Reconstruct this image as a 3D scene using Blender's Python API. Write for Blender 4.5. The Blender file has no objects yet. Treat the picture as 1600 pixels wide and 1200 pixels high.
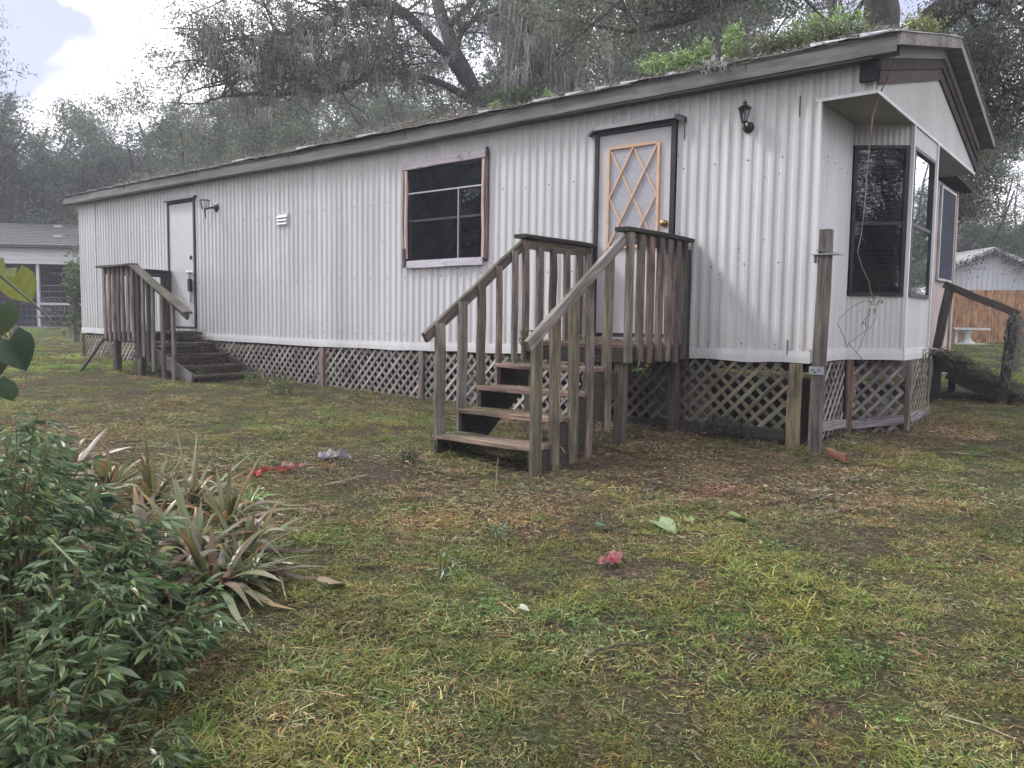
import bpy, math, random
import numpy as np
from mathutils import Vector, Matrix, noise

random.seed(7)
SKYLOC = (0.35, 0.1, 0.0)
HAZE = 0.0025
rng = np.random.default_rng(7)
scene = bpy.context.scene
COL = scene.collection

# ------------------------------------------------------------------ camera
CAM = np.array([2.2641, -6.8503, 1.2])
YAW, PITCH, ROLL, FPX = -0.6732, -0.0778, 0.0128, 1257.39
_fw = np.array([math.sin(YAW)*math.cos(PITCH), math.cos(YAW)*math.cos(PITCH), math.sin(PITCH)])
_r0 = np.array([math.cos(YAW), -math.sin(YAW), 0.0])
_u0 = np.cross(_r0, _fw)
RT = math.cos(ROLL)*_r0 + math.sin(ROLL)*_u0
UP = -math.sin(ROLL)*_r0 + math.cos(ROLL)*_u0
cd = bpy.data.cameras.new('camera')
cam = bpy.data.objects.new('camera', cd)
COL.objects.link(cam)
cd.sensor_width = 36.0
cd.lens = 36.0*FPX/1600.0
cd.clip_start = 0.05
cd.clip_end = 2000
cam.matrix_world = Matrix([[RT[0], UP[0], -_fw[0], CAM[0]], [RT[1], UP[1], -_fw[1], CAM[1]],
                           [RT[2], UP[2], -_fw[2], CAM[2]], [0, 0, 0, 1]])
scene.camera = cam

# ------------------------------------------------------------------ light
SUN_EL, SUN_AZ = math.radians(46), math.radians(244)   # azimuth clockwise from +Y
scene.view_settings.view_transform = 'Standard'
scene.view_settings.look = 'None'
scene.view_settings.exposure = 1.18
scene.view_settings.gamma = 1.0
scene.view_settings.use_curve_mapping = False
scene.render.resolution_x, scene.render.resolution_y = 1024, 768
scene.render.engine = 'CYCLES'
scene.cycles.use_denoising = True
scene.cycles.use_adaptive_sampling = True
scene.cycles.adaptive_threshold = 0.005
scene.cycles.max_bounces = 6
scene.cycles.diffuse_bounces = 3
scene.cycles.glossy_bounces = 3
scene.cycles.transparent_max_bounces = 12
scene.cycles.transmission_bounces = 4
scene.cycles.volume_bounces = 1
scene.cycles.sample_clamp_indirect = 4.0

world = bpy.data.worlds.new('World')
scene.world = world
world.use_nodes = True
wn, wl = world.node_tree.nodes, world.node_tree.links
wn.clear()
def N(nodes, t, **kw):
    n = nodes.new(t)
    for k, v in kw.items():
        setattr(n, k, v)
    return n
sky = N(wn, 'ShaderNodeTexSky', sky_type='NISHITA', sun_disc=False)
sky.sun_elevation = SUN_EL
sky.sun_rotation = SUN_AZ
bg = N(wn, 'ShaderNodeBackground')
bg.inputs['Strength'].default_value = 0.12
wo = N(wn, 'ShaderNodeOutputWorld')
tc = N(wn, 'ShaderNodeTexCoord')
mp = N(wn, 'ShaderNodeMapping')
mp.inputs['Location'].default_value = SKYLOC
mp.inputs['Scale'].default_value = (1.0, 1.0, 2.2)
nz = N(wn, 'ShaderNodeTexNoise')
nz.inputs['Scale'].default_value = 3.2
nz.inputs['Detail'].default_value = 5
nz.inputs['Roughness'].default_value = 0.5
nz.inputs['Distortion'].default_value = 0.4
cr = N(wn, 'ShaderNodeValToRGB')
cr.color_ramp.elements[0].position = 0.42
cr.color_ramp.elements[0].color = (2.5, 2.6, 3.5, 1)
cr.color_ramp.elements[1].position = 0.56
cr.color_ramp.elements[1].color = (11.8, 11.7, 11.8, 1)
mx = N(wn, 'ShaderNodeMix', data_type='RGBA')
mx.inputs['Factor'].default_value = 0.9
wl.new(tc.outputs['Generated'], mp.inputs['Vector'])
wl.new(mp.outputs['Vector'], nz.inputs['Vector'])
wl.new(nz.outputs['Fac'], cr.inputs['Fac'])
wl.new(sky.outputs['Color'], mx.inputs[6])
wl.new(cr.outputs['Color'], mx.inputs[7])
wl.new(mx.outputs[2], bg.inputs['Color'])
wl.new(bg.outputs['Background'], wo.inputs['Surface'])

sd = bpy.data.lights.new('sun', 'SUN')
sd.energy = 1.5
sd.angle = math.radians(11)
sd.color = (1.0, 0.97, 0.93)
sun = bpy.data.objects.new('sun', sd)
COL.objects.link(sun)
_sv = Vector((math.sin(SUN_AZ)*math.cos(SUN_EL), math.cos(SUN_AZ)*math.cos(SUN_EL), math.sin(SUN_EL)))
sun.rotation_euler = _sv.to_track_quat('Z', 'Y').to_euler()

# ------------------------------------------------------------------ helpers
W = {}
def tag(o, label=None, cat=None, group=None, kind=None):
    if label: o['label'] = label
    if cat: o['category'] = cat
    if group: o['group'] = group
    if kind: o['kind'] = kind
    return o
def link(o, parent=None, M=None):
    M = M or (W[parent].copy() if parent else Matrix.Identity(4))
    COL.objects.link(o)
    if parent:
        o.parent = parent
        o.matrix_basis = W[parent].inverted() @ M
    else:
        o.matrix_basis = M
    W[o] = M
    return o
def empty(name, loc, label=None, cat=None, group=None, rz=0.0):
    o = bpy.data.objects.new(name, None)
    o.empty_display_size = 0.2
    link(o, None, Matrix.Translation(Vector(loc)) @ Matrix.Rotation(rz, 4, 'Z'))
    return tag(o, label, cat, group)
def np_mesh(name, V, F, cols=None, smooth=False):
    """F: int array (M,k), or list of such arrays"""
    V = np.asarray(V, dtype=np.float32)
    if not isinstance(F, list): F = [F]
    F = [np.asarray(f, dtype=np.int32) for f in F if len(f)]
    me = bpy.data.meshes.new(name)
    me.vertices.add(len(V)); me.vertices.foreach_set('co', V.ravel())
    loops = np.concatenate([f.ravel() for f in F])
    tot = np.concatenate([np.full(len(f), f.shape[1], np.int32) for f in F])
    st = np.concatenate([[0], np.cumsum(tot)[:-1]]).astype(np.int32)
    me.loops.add(len(loops)); me.loops.foreach_set('vertex_index', loops)
    me.polygons.add(len(tot)); me.polygons.foreach_set('loop_start', st); me.polygons.foreach_set('loop_total', tot)
    me.polygons.foreach_set('use_smooth', np.full(len(tot), smooth, dtype=bool))
    me.update(calc_edges=True)
    if cols is not None:
        a = me.color_attributes.new('Col', 'FLOAT_COLOR', 'POINT')
        c = np.ones((len(V), 4), np.float32); c[:, :3] = cols
        a.data.foreach_set('color', c.ravel())
    return me
def wmesh(name, V, F, mat, parent=None, cols=None, smooth=False, color=None, origin=None):
    """mesh given in WORLD coordinates"""
    V = np.asarray(V, dtype=float)
    if parent is not None:
        M = W[parent]
    else:
        M = Matrix.Translation(Vector(origin if origin is not None else (V[:, 0].mean(), V[:, 1].mean(), V[:, 2].min())))
    Mi = np.array(M.inverted())
    L = V @ Mi[:3, :3].T + Mi[:3, 3]
    me = np_mesh(name, L, F, cols, smooth)
    me.materials.append(mat)
    o = bpy.data.objects.new(name, me)
    link(o, parent, M.copy())
    if color: o.color = (*color, 1)
    return o
class MB:
    def __init__(s): s.V = []; s.Q = []; s.T = []; s.n = 0
    def add(s, V, F):
        V = [tuple(map(float, v)) for v in V]
        for f in F:
            (s.Q if len(f) == 4 else s.T).append([i + s.n for i in f])
        s.V += V; s.n += len(V)
    def box(s, a, b):
        x0, y0, z0 = a; x1, y1, z1 = b
        s.add([(x0,y0,z0),(x1,y0,z0),(x1,y1,z0),(x0,y1,z0),(x0,y0,z1),(x1,y0,z1),(x1,y1,z1),(x0,y1,z1)],
              [(3,2,1,0),(4,5,6,7),(0,1,5,4),(1,2,6,5),(2,3,7,6),(3,0,4,7)])
    def bar(s, p, q, w, t, wd=(0,0,1)):
        p, q, wd = np.array(p, float), np.array(q, float), np.array(wd, float)
        d = q - p; d /= np.linalg.norm(d)
        wd = wd - d*(wd@d); wd /= np.linalg.norm(wd)
        td = np.cross(d, wd)
        V = [e + wd*a*w/2 + td*b*t/2 for e in (p, q) for a, b in ((-1,-1),(1,-1),(1,1),(-1,1))]
        s.add(V, [(0,1,2,3),(7,6,5,4),(0,4,5,1),(1,5,6,2),(2,6,7,3),(3,7,4,0)])
    def tube(s, pts, rad, k=6, cap=True):
        pts = [np.array(p, float) for p in pts]
        if not hasattr(rad, '__len__'): rad = [rad]*len(pts)
        ref = np.array([0.31, 0.17, 0.93]); rings = []
        for i, p in enumerate(pts):
            d = pts[min(i+1, len(pts)-1)] - pts[max(i-1, 0)]
            d = d/(np.linalg.norm(d)+1e-9)
            a = np.cross(d, ref); na = np.linalg.norm(a)
            if na < .05: a = np.cross(d, [1, 0, 0]); na = np.linalg.norm(a)
            a /= na; b = np.cross(d, a)
            rings.append([p + rad[i]*(math.cos(2*math.pi*j/k)*a + math.sin(2*math.pi*j/k)*b) for j in range(k)])
        V = [v for r in rings for v in r]; F = []
        for i in range(len(pts)-1):
            for j in range(k):
                F.append((i*k+j, i*k+(j+1) % k, (i+1)*k+(j+1) % k, (i+1)*k+j))
        if cap:
            c0 = len(V); V += [pts[0], pts[-1]]
            for j in range(k):
                F.append((c0, (j+1) % k, j)); F.append((c0+1, (len(pts)-1)*k+j, (len(pts)-1)*k+(j+1) % k))
        s.add(V, F)
    def lathe(s, c, prof, k=14, axis='Z'):
        c = np.array(c, float); V = []; F = []
        for r, h in prof:
            for j in range(k):
                a = 2*math.pi*j/k
                x, y = r*math.cos(a), r*math.sin(a)
                V.append(c + np.array({'Z': (x, y, h), 'Y': (x, h, y), 'X': (h, x, y)}[axis]))
        for i in range(len(prof)-1):
            for j in range(k): F.append((i*k+j, i*k+(j+1) % k, (i+1)*k+(j+1) % k, (i+1)*k+j))
        s.add(V, F)
    def build(s, name, mat, parent=None, smooth=False, color=None, origin=None):
        return wmesh(name, s.V, [s.Q, s.T], mat, parent, None, smooth, color, origin)

def P(x, y, s):
    """place seen at pixel (x, y) of the photograph at s metres ahead of the camera"""
    return CAM + (_fw + RT*(x-800)/FPX - UP*(y-600)/FPX)*s
H0 = np.array([-0.6236, 0.7818])     # horizontal heading of the view
HR = np.array([0.7818, 0.6236])
def lvl(s): return float(np.interp(s, [-60, 0, 3, 6.8, 15.5, 27, 60, 300], [-.6, -.25, -.1, .17, .46, .71, 1.0, 1.2]))
def gz(x, y):
    s = (x-CAM[0])*H0[0] + (y-CAM[1])*H0[1]
    return lvl(s) + 0.022*noise.noise(Vector((x*.9, y*.9, 0))) + 0.012*noise.noise(Vector((x*3.1, y*3.1, 3))) + 0.010*noise.noise(Vector((x*8.0, y*8.0, 5)))
def GP(x, s):
    """ground point in the direction of photo column x, s metres ahead"""
    p = CAM + (_fw + RT*(x-800)/FPX)*s
    return (p[0], p[1], gz(p[0], p[1]))

# ------------------------------------------------------------------ materials
def newmat(name):
    m = bpy.data.materials.new(name); m.use_nodes = True
    nt = m.node_tree; b = nt.nodes['Principled BSDF']
    return m, nt.nodes, nt.links, b
def ramp(n, l, src, stops):
    r = n.new('ShaderNodeValToRGB'); e = r.color_ramp.elements
    while len(e) < len(stops): e.new(0.5)
    for i, (p, c) in enumerate(stops):
        e[i].position = p; e[i].color = (*c, 1) if len(c) == 3 else c
    l.new(src, r.inputs['Fac']); return r.outputs['Color']
def mixc(n, l, fac, a, b, mode='MIX'):
    m = n.new('ShaderNodeMix'); m.data_type = 'RGBA'; m.blend_type = mode
    for s, v in ((0, fac), (6, a), (7, b)):
        if hasattr(v, 'is_linked') or hasattr(v, 'links'): l.new(v, m.inputs[s])
        elif isinstance(v, (int, float)): m.inputs[s].default_value = v
        else: m.inputs[s].default_value = (*v, 1)
    return m.outputs[2]
def noise_tex(n, l, vec, scale, detail=4, rough=.55, mapscale=None, rnd=None, dist=0):
    if mapscale is not None or rnd is not None:
        mpp = n.new('ShaderNodeMapping')
        if mapscale: mpp.inputs['Scale'].default_value = mapscale
        l.new(vec, mpp.inputs['Vector'])
        if rnd is not None: l.new(rnd, mpp.inputs['Location'])
        vec = mpp.outputs['Vector']
    t = n.new('ShaderNodeTexNoise')
    t.inputs['Scale'].default_value = scale; t.inputs['Detail'].default_value = detail
    t.inputs['Roughness'].default_value = rough; t.inputs['Distortion'].default_value = dist
    l.new(vec, t.inputs['Vector']); return t.outputs['Fac']
def bump(n, l, b, h, strength=.3, dist=.01):
    bp = n.new('ShaderNodeBump'); bp.inputs['Strength'].default_value = strength
    bp.inputs['Distance'].default_value = dist
    l.new(h, bp.inputs['Height']); l.new(bp.outputs['Normal'], b.inputs['Normal'])
def objrand(n, l, k=37.0):
    oi = n.new('ShaderNodeObjectInfo'); m = n.new('ShaderNodeMath'); m.operation = 'MULTIPLY'
    m.inputs[1].default_value = k; l.new(oi.outputs['Random'], m.inputs[0])
    return m.outputs[0], oi

def mat_wood(name='weathered_wood', grain=(0.9, 14, 14)):
    """board mesh runs along its local X; the tint is the object's own colour"""
    m, n, l, b = newmat(name)
    co = n.new('ShaderNodeTexCoord').outputs['Object']
    r, oi = objrand(n, l)
    g = noise_tex(n, l, co, 3.0, 6, .65, grain, r)
    c = mixc(n, l, 1.0, oi.outputs['Color'], ramp(n, l, g, [(.28, (.30, .28, .27)), (.5, (.92, .90, .89)), (.70, (1.55, 1.52, 1.5))]), 'MULTIPLY')
    crack = noise_tex(n, l, co, 5.0, 3, .6, (grain[0]*.5, grain[1]*3, grain[2]*3), r)
    c = mixc(n, l, ramp(n, l, crack, [(.34, (1, 1, 1)), (.42, (0, 0, 0))]), c, (.025, .02, .018))
    st = noise_tex(n, l, co, 1.6, 4, .6, (1.2, 2, 2), r)
    c = mixc(n, l, ramp(n, l, st, [(.47, (0, 0, 0)), (.68, (.62, .62, .62))]), c, (.022, .020, .018))
    ms = noise_tex(n, l, co, 2.3, 5, .7, None, r)
    geo = n.new('ShaderNodeNewGeometry'); sx = n.new('ShaderNodeSeparateXYZ'); l.new(geo.outputs['Normal'], sx.inputs[0])
    mu = n.new('ShaderNodeMath'); mu.operation = 'MULTIPLY_ADD'; mu.inputs[1].default_value = .22
    l.new(sx.outputs['Z'], mu.inputs[0]); l.new(ms, mu.inputs[2])
    c = mixc(n, l, ramp(n, l, mu.outputs[0], [(.60, (0, 0, 0)), (.80, (.65, .65, .65))]), c, (.05, .065, .022))
    l.new(c, b.inputs['Base Color']); b.inputs['Roughness'].default_value = .85
    b.inputs['Specular IOR Level'].default_value = .25
    bump(n, l, b, g, .5, .004); return m
def mat_siding(name='painted_siding', base=(.565, .555, .565)):
    m, n, l, b = newmat(name)
    co = n.new('ShaderNodeNewGeometry').outputs['Position']
    a = noise_tex(n, l, co, 1.0, 4, .6, (3.5, 3.5, .35))
    d = noise_tex(n, l, co, 2.2, 5, .65, (14, 14, .5))
    c = mixc(n, l, 1.0, base, ramp(n, l, a, [(.3, (.86, .86, .87)), (.65, (1.06, 1.06, 1.06))]), 'MULTIPLY')
    c = mixc(n, l, ramp(n, l, d, [(.56, (0, 0, 0)), (.82, (.55, .55, .55))]), c, (.33, .325, .32))
    sx = n.new('ShaderNodeSeparateXYZ'); l.new(co, sx.inputs[0])
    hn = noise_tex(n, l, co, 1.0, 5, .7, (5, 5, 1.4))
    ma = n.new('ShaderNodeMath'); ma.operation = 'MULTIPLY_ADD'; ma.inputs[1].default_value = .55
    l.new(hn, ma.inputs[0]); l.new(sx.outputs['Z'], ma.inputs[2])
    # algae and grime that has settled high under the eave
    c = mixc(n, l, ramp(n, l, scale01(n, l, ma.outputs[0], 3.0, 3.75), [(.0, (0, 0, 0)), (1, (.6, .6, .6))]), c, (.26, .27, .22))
    ms = n.new('ShaderNodeMath'); ms.operation = 'MULTIPLY_ADD'; ms.inputs[1].default_value = -.5
    l.new(hn, ms.inputs[0]); l.new(sx.outputs['Z'], ms.inputs[2])
    # soil splashed up on the lowest part
    c = mixc(n, l, ramp(n, l, scale01(n, l, ms.outputs[0], .58, 1.0), [(.0, (.16, .16, .16)), (1, (0, 0, 0))]), c, (.26, .24, .21))
    pt = noise_tex(n, l, co, .55, 3, .6, (1, 1, .8))
    c = mixc(n, l, 1.0, c, ramp(n, l, pt, [(.35, (.90, .895, .88)), (.62, (1.05, 1.05, 1.05))]), 'MULTIPLY')
    sp = noise_tex(n, l, co, 38.0, 2, .5)
    c = mixc(n, l, ramp(n, l, sp, [(.70, (0, 0, 0)), (.76, (.6, .6, .6))]), c, (.2, .2, .19))
    l.new(c, b.inputs['Base Color']); b.inputs['Roughness'].default_value = .42
    b.inputs['Specular IOR Level'].default_value = .4
    return m
def scale01(n, l, v, a, z):
    mr = n.new('ShaderNodeMapRange'); mr.inputs['From Min'].default_value = a; mr.inputs['From Max'].default_value = z
    l.new(v, mr.inputs['Value']); return mr.outputs['Result']
def mat_plain(name, col, rough=.6, spec=.4, metal=0, var=.25, nscale=6, bumps=0.0, stretch=None):
    m, n, l, b = newmat(name)
    co = n.new('ShaderNodeTexCoord').outputs['Object']
    a = noise_tex(n, l, co, nscale, 5, .6, stretch)
    lo = tuple(1-var for _ in range(3)); hi = tuple(1+var*.6 for _ in range(3))
    c = mixc(n, l, 1.0, col, ramp(n, l, a, [(.3, lo), (.7, hi)]), 'MULTIPLY')
    l.new(c, b.inputs['Base Color']); b.inputs['Roughness'].default_value = rough
    b.inputs['Specular IOR Level'].default_value = spec; b.inputs['Metallic'].default_value = metal
    if bumps: bump(n, l, b, a, bumps, .01)
    return m
def mat_leaf(name, rough=.5, trans=.35, tint=True, spec=.35):
    m, n, l, b = newmat(name)
    at = n.new('ShaderNodeAttribute'); at.attribute_name = 'Col'
    c = at.outputs['Color']
    if tint:
        ti = n.new('ShaderNodeAttribute'); ti.attribute_name = 'tint'; ti.attribute_type = 'INSTANCER'
        c = mixc(n, l, 1.0, c, ti.outputs['Color'], 'MULTIPLY')
    l.new(c, b.inputs['Base Color']); b.inputs['Roughness'].default_value = rough
    b.inputs['Specular IOR Level'].default_value = spec
    tr = n.new('ShaderNodeBsdfTranslucent'); l.new(c, tr.inputs['Color'])
    mxs = n.new('ShaderNodeMixShader'); mxs.inputs[0].default_value = trans
    l.new(b.outputs[0], mxs.inputs[1]); l.new(tr.outputs[0], mxs.inputs[2])
    l.new(mxs.outputs[0], n['Material Output'].inputs['Surface'])
    return m
def mat_glass(name, tintc=(.75, .78, .8), refl=.10):
    m, n, l, b = newmat(name)
    n.remove(b)
    t = n.new('ShaderNodeBsdfTransparent'); t.inputs['Color'].default_value = (*tintc, 1)
    g = n.new('ShaderNodeBsdfGlossy'); g.inputs['Roughness'].default_value = .015
    g.inputs['Color'].default_value = (.9, .92, .95, 1)
    f = n.new('ShaderNodeFresnel'); f.inputs['IOR'].default_value = 1.52
    a = n.new('ShaderNodeMath'); a.operation = 'MULTIPLY_ADD'; a.inputs[1].default_value = .85; a.inputs[2].default_value = refl*.3
    l.new(f.outputs[0], a.inputs[0])
    mxs = n.new('ShaderNodeMixShader'); l.new(a.outputs[0], mxs.inputs[0])
    l.new(t.outputs[0], mxs.inputs[1]); l.new(g.outputs[0], mxs.inputs[2])
    l.new(mxs.outputs[0], n['Material Output'].inputs['Surface'])
    return m

WOOD = mat_wood()
SIDING = mat_siding()
TRIM = mat_siding('white_trim_metal', (.66, .655, .67))
FASCIA = mat_plain('fascia_metal', (.115, .114, .103), .5, .35, 0, .5, 2.5, 0, (1, 4, 9))
ROOFM = mat_plain('galvanised_roof', (.36, .355, .34), .45, .5, .3, .35, 3)
SOFFIT = mat_plain('soffit_panel', (.24, .235, .205), .75, .2, 0, .2, 2.5)
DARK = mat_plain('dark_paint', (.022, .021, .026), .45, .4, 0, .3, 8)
HOODM = mat_plain('bronze_hood_metal', (.045, .042, .05), .5, .4, 0, .35, 7)
BLACK = mat_plain('black_iron', (.012, .012, .013), .35, .5, .2, .3, 12)
DOORW = mat_plain('door_paint', (.52, .505, .51), .4, .4, 0, .10, 2.2)
OAKTR = mat_plain('pale_varnished_wood', (.60, .40, .27), .5, .4, 0, .2, 9)
FROST = mat_plain('textured_glass', (.38, .38, .42), .25, .6, 0, .25, 70, .6)
BRASS = mat_plain('brass', (.42, .30, .12), .3, .6, .8, .2, 10)
VOID = mat_plain('interior_dark', (.02, .02, .024), .8, .2, 0, .2, 2)
UNDER = mat_plain('underfloor', (.012, .011, .010), .95, .05, 0, .3, 3)
SCREEN = mat_plain('insect_screen', (.040, .046, .068), .7, .12, 0, .2, 3)
GLASS = mat_glass('window_glass')
BLIND = mat_plain('blind_slat', (.036, .038, .046), .5, .3, 0, .1, 5)
ALUM = mat_plain('aluminium', (.55, .55, .57), .35, .5, .5, .15, 9)
CONC = mat_plain('concrete', (.30, .29, .27), .9, .2, 0, .3, 7, .4)
BARK = mat_plain('oak_bark', (.075, .068, .062), .95, .1, 0, .45, 5, .8, (3, 3, .8))
LEAF = mat_leaf('oak_leaf', .5, .5, False, .35)
GLEAF = mat_leaf('shrub_leaf', .33, .3, False, .5)
GRASSM = mat_leaf('grass_blade', .6, .3, True, .2)
DRYM = mat_leaf('dry_plant_matter', .7, .25, False, .2)
MOSSM = mat_leaf('hanging_moss', .9, .3, False, .05)
PLASTIC = mat_leaf('plastic_film', .3, .45, False, .5)
WIRE = mat_plain('wire', (.22, .21, .20), .5, .4, .5, .2, 9)
GALV = mat_plain('galvanised_bracket', (.34, .35, .38), .4, .5, .6, .3, 12)

def mat_casing():
    m, n, l, b = newmat('flaking_pale_paint')
    co = n.new('ShaderNodeTexCoord').outputs['Object']; r, oi = objrand(n, l)
    g = noise_tex(n, l, co, 3.0, 5, .65, (1.2, 12, 12), r)
    c = mixc(n, l, 1.0, oi.outputs['Color'], ramp(n, l, g, [(.3, (.72, .70, .70)), (.65, (1.08, 1.08, 1.08))]), 'MULTIPLY')
    s = noise_tex(n, l, co, 9.0, 3, .6, None, r)
    c = mixc(n, l, ramp(n, l, s, [(.60, (0, 0, 0)), (.68, (.7, .7, .7))]), c, (.10, .075, .065))
    l.new(c, b.inputs['Base Color']); b.inputs['Roughness'].default_value = .8; bump(n, l, b, g, .3, .003); return m
CASING = mat_casing()

# weathered lumber tints
W_GREY, W_BROWN, W_RED = (.235, .205, .185), (.18, .145, .12), (.22, .16, .135)
W_PALE, W_DARK, W_GREEN = (.27, .24, .23), (.045, .04, .036), (.15, .135, .09)
def jit(c, k=.16):
    f = 1 + random.uniform(-k, k); return tuple(max(.004, v*f*(1+random.uniform(-.05, .05))) for v in c)

def board(name, parent, p, q, w, t, wd=(0, 0, 1), col=W_GREY, mat=None, warp=.0035, segs=4, group=None):
    """a sawn board from p to q, w wide along wd, t thick, edges eased, ends slightly worn"""
    p, q, wd = Vector(p), Vector(q), Vector(wd)
    d = q - p; L = d.length; d.normalize()
    wd = (wd - d*wd.dot(d)).normalized(); td = d.cross(wd)
    M = Matrix(((d.x, wd.x, td.x, p.x), (d.y, wd.y, td.y, p.y), (d.z, wd.z, td.z, p.z), (0, 0, 0, 1)))
    c = min(w, t)*.12
    sec = [(-w/2+c, -t/2), (w/2-c, -t/2), (w/2, -t/2+c), (w/2, t/2-c), (w/2-c, t/2), (-w/2+c, t/2), (-w/2, t/2-c), (-w/2, -t/2+c)]
    V = []; F = []
    ph = random.uniform(0, 9)
    for i in range(segs+1):
        x = L*i/segs
        oy = warp*math.sin(ph+2.2*i); oz = warp*math.sin(ph*1.7+1.6*i)
        sc = 1 - (.04 if i in (0, segs) else 0) + random.uniform(-.012, .012)
        for a, b2 in sec: V.append((x, a*sc+oy, b2*sc+oz))
    for i in range(segs):
        for j in range(8): F.append((i*8+j, (i+1)*8+j, (i+1)*8+(j+1) % 8, i*8+(j+1) % 8))
    n = len(V); V += [(0, 0, 0), (L, 0, 0)]; T = []
    for j in range(8):
        T.append((n, j, (j+1) % 8)); T.append((n+1, segs*8+(j+1) % 8, segs*8+j))
    me = np_mesh(name, V, [np.array(F), np.array(T)])
    me.materials.append(mat or WOOD)
    o = bpy.data.objects.new(name, me)
    link(o, parent, M); o.color = (*jit(col), 1)
    return o

# ------------------------------------------------------------------ foliage generators
LEAF6 = np.array([(0, 0, 0), (.24, .30, .05), (.20, .68, .04), (0, 1, -.06), (-.20, .68, .04), (-.24, .30, .05)])
def leaves(centres, dirs, size, width, pal, droop=.0, jitter=.25, two=True, var=.25, pw=None):
    """a leaf at every centre pointing along dirs; returns V, F, cols"""
    n = len(centres)
    d = dirs/(np.linalg.norm(dirs, axis=1, keepdims=True)+1e-9)
    r = rng.normal(size=(n, 3)); x = np.cross(d, r); x /= np.linalg.norm(x, axis=1, keepdims=True)+1e-9
    z = np.cross(x, d)
    s = size*(1+rng.uniform(-jitter, jitter, n)) if np.isscalar(size) else size
    s = np.asarray(s)
    T = LEAF6 if two else np.array([(0, 0, 0), (.26, .5, .05), (0, 1, 0), (-.26, .5, .05)])
    k = len(T)
    V = (centres[:, None, :] + s[:, None, None]*(T[None, :, 0:1]*x[:, None]*(width*2) + T[None, :, 1:2]*d[:, None] + T[None, :, 2:3]*z[:, None]))
    V[:, :, 2] -= droop*s[:, None]*T[None, :, 1]**2
    b = np.arange(n)[:, None]*k
    if two: F = [np.concatenate([b+np.array([[0, 1, 2, 3]]), b+np.array([[0, 3, 4, 5]])])]
    else: F = [b+np.array([[0, 1, 2, 3]])]
    pal = np.array(pal); ci = pal[rng.choice(len(pal), n, p=pw)]*(1+rng.uniform(-var, var, (n, 1)))
    C = np.repeat(ci[:, None, :], k, axis=1)
    return V.reshape(-1, 3), F, C.reshape(-1, 3)
def merge(parts):
    V = []; F = {}; C = []; n = 0
    for v, fs, c in parts:
        V.append(v); C.append(c)
        for f in fs: F.setdefault(f.shape[1], []).append(f+n)
        n += len(v)
    return np.concatenate(V), [np.concatenate(a) for a in F.values()], np.concatenate(C)
def rdirs(n, up=0.0):
    d = rng.normal(size=(n, 3)); d[:, 2] += up
    return d/np.linalg.norm(d, axis=1, keepdims=True)
def ribbons(base, dirs, length, width, bend, pal, seg=3, var=.2, fold=0.0, pw=None, tipfade=None):
    """grass-like blades"""
    n = len(base); d = dirs/np.linalg.norm(dirs, axis=1, keepdims=True)
    side = np.cross(d, np.array([0, 0, 1.])+rng.normal(size=(n, 3))*.3); side /= np.linalg.norm(side, axis=1, keepdims=True)+1e-9
    hor = d.copy(); hor[:, 2] = 0; hor /= np.linalg.norm(hor, axis=1, keepdims=True)+1e-9
    L = length; rows = []
    for i in range(seg+1):
        t = i/seg
        c = base + d*(L*t)[:, None] + (hor*.6 - np.array([0, 0, 1.])*.8)*(bend*L*t*t)[:, None]
        w = (width*(1-t**2.2)*.5+width*.03)[:, None]
        rows += [c-side*w, c+side*w]
    V = np.stack(rows, axis=1); k = V.shape[1]
    b = np.arange(n)[:, None]*k
    F = [np.concatenate([b+np.array([[2*i, 2*i+1, 2*i+3, 2*i+2]]) for i in range(seg)])]
    pal = np.array(pal); ci = pal[rng.choice(len(pal), n, p=pw)]*(1+rng.uniform(-var, var, (n, 1)))
    C = np.repeat(ci[:, None, :], k, axis=1)
    if tipfade is not None:
        t = np.repeat(np.arange(seg+1)/seg, 2)[None, :, None]
        C = C*(1-t**2*.8)+np.array(tipfade)*t**2*.8
    return V.reshape(-1, 3), F, C.reshape(-1, 3)

exec_parts = []
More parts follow.
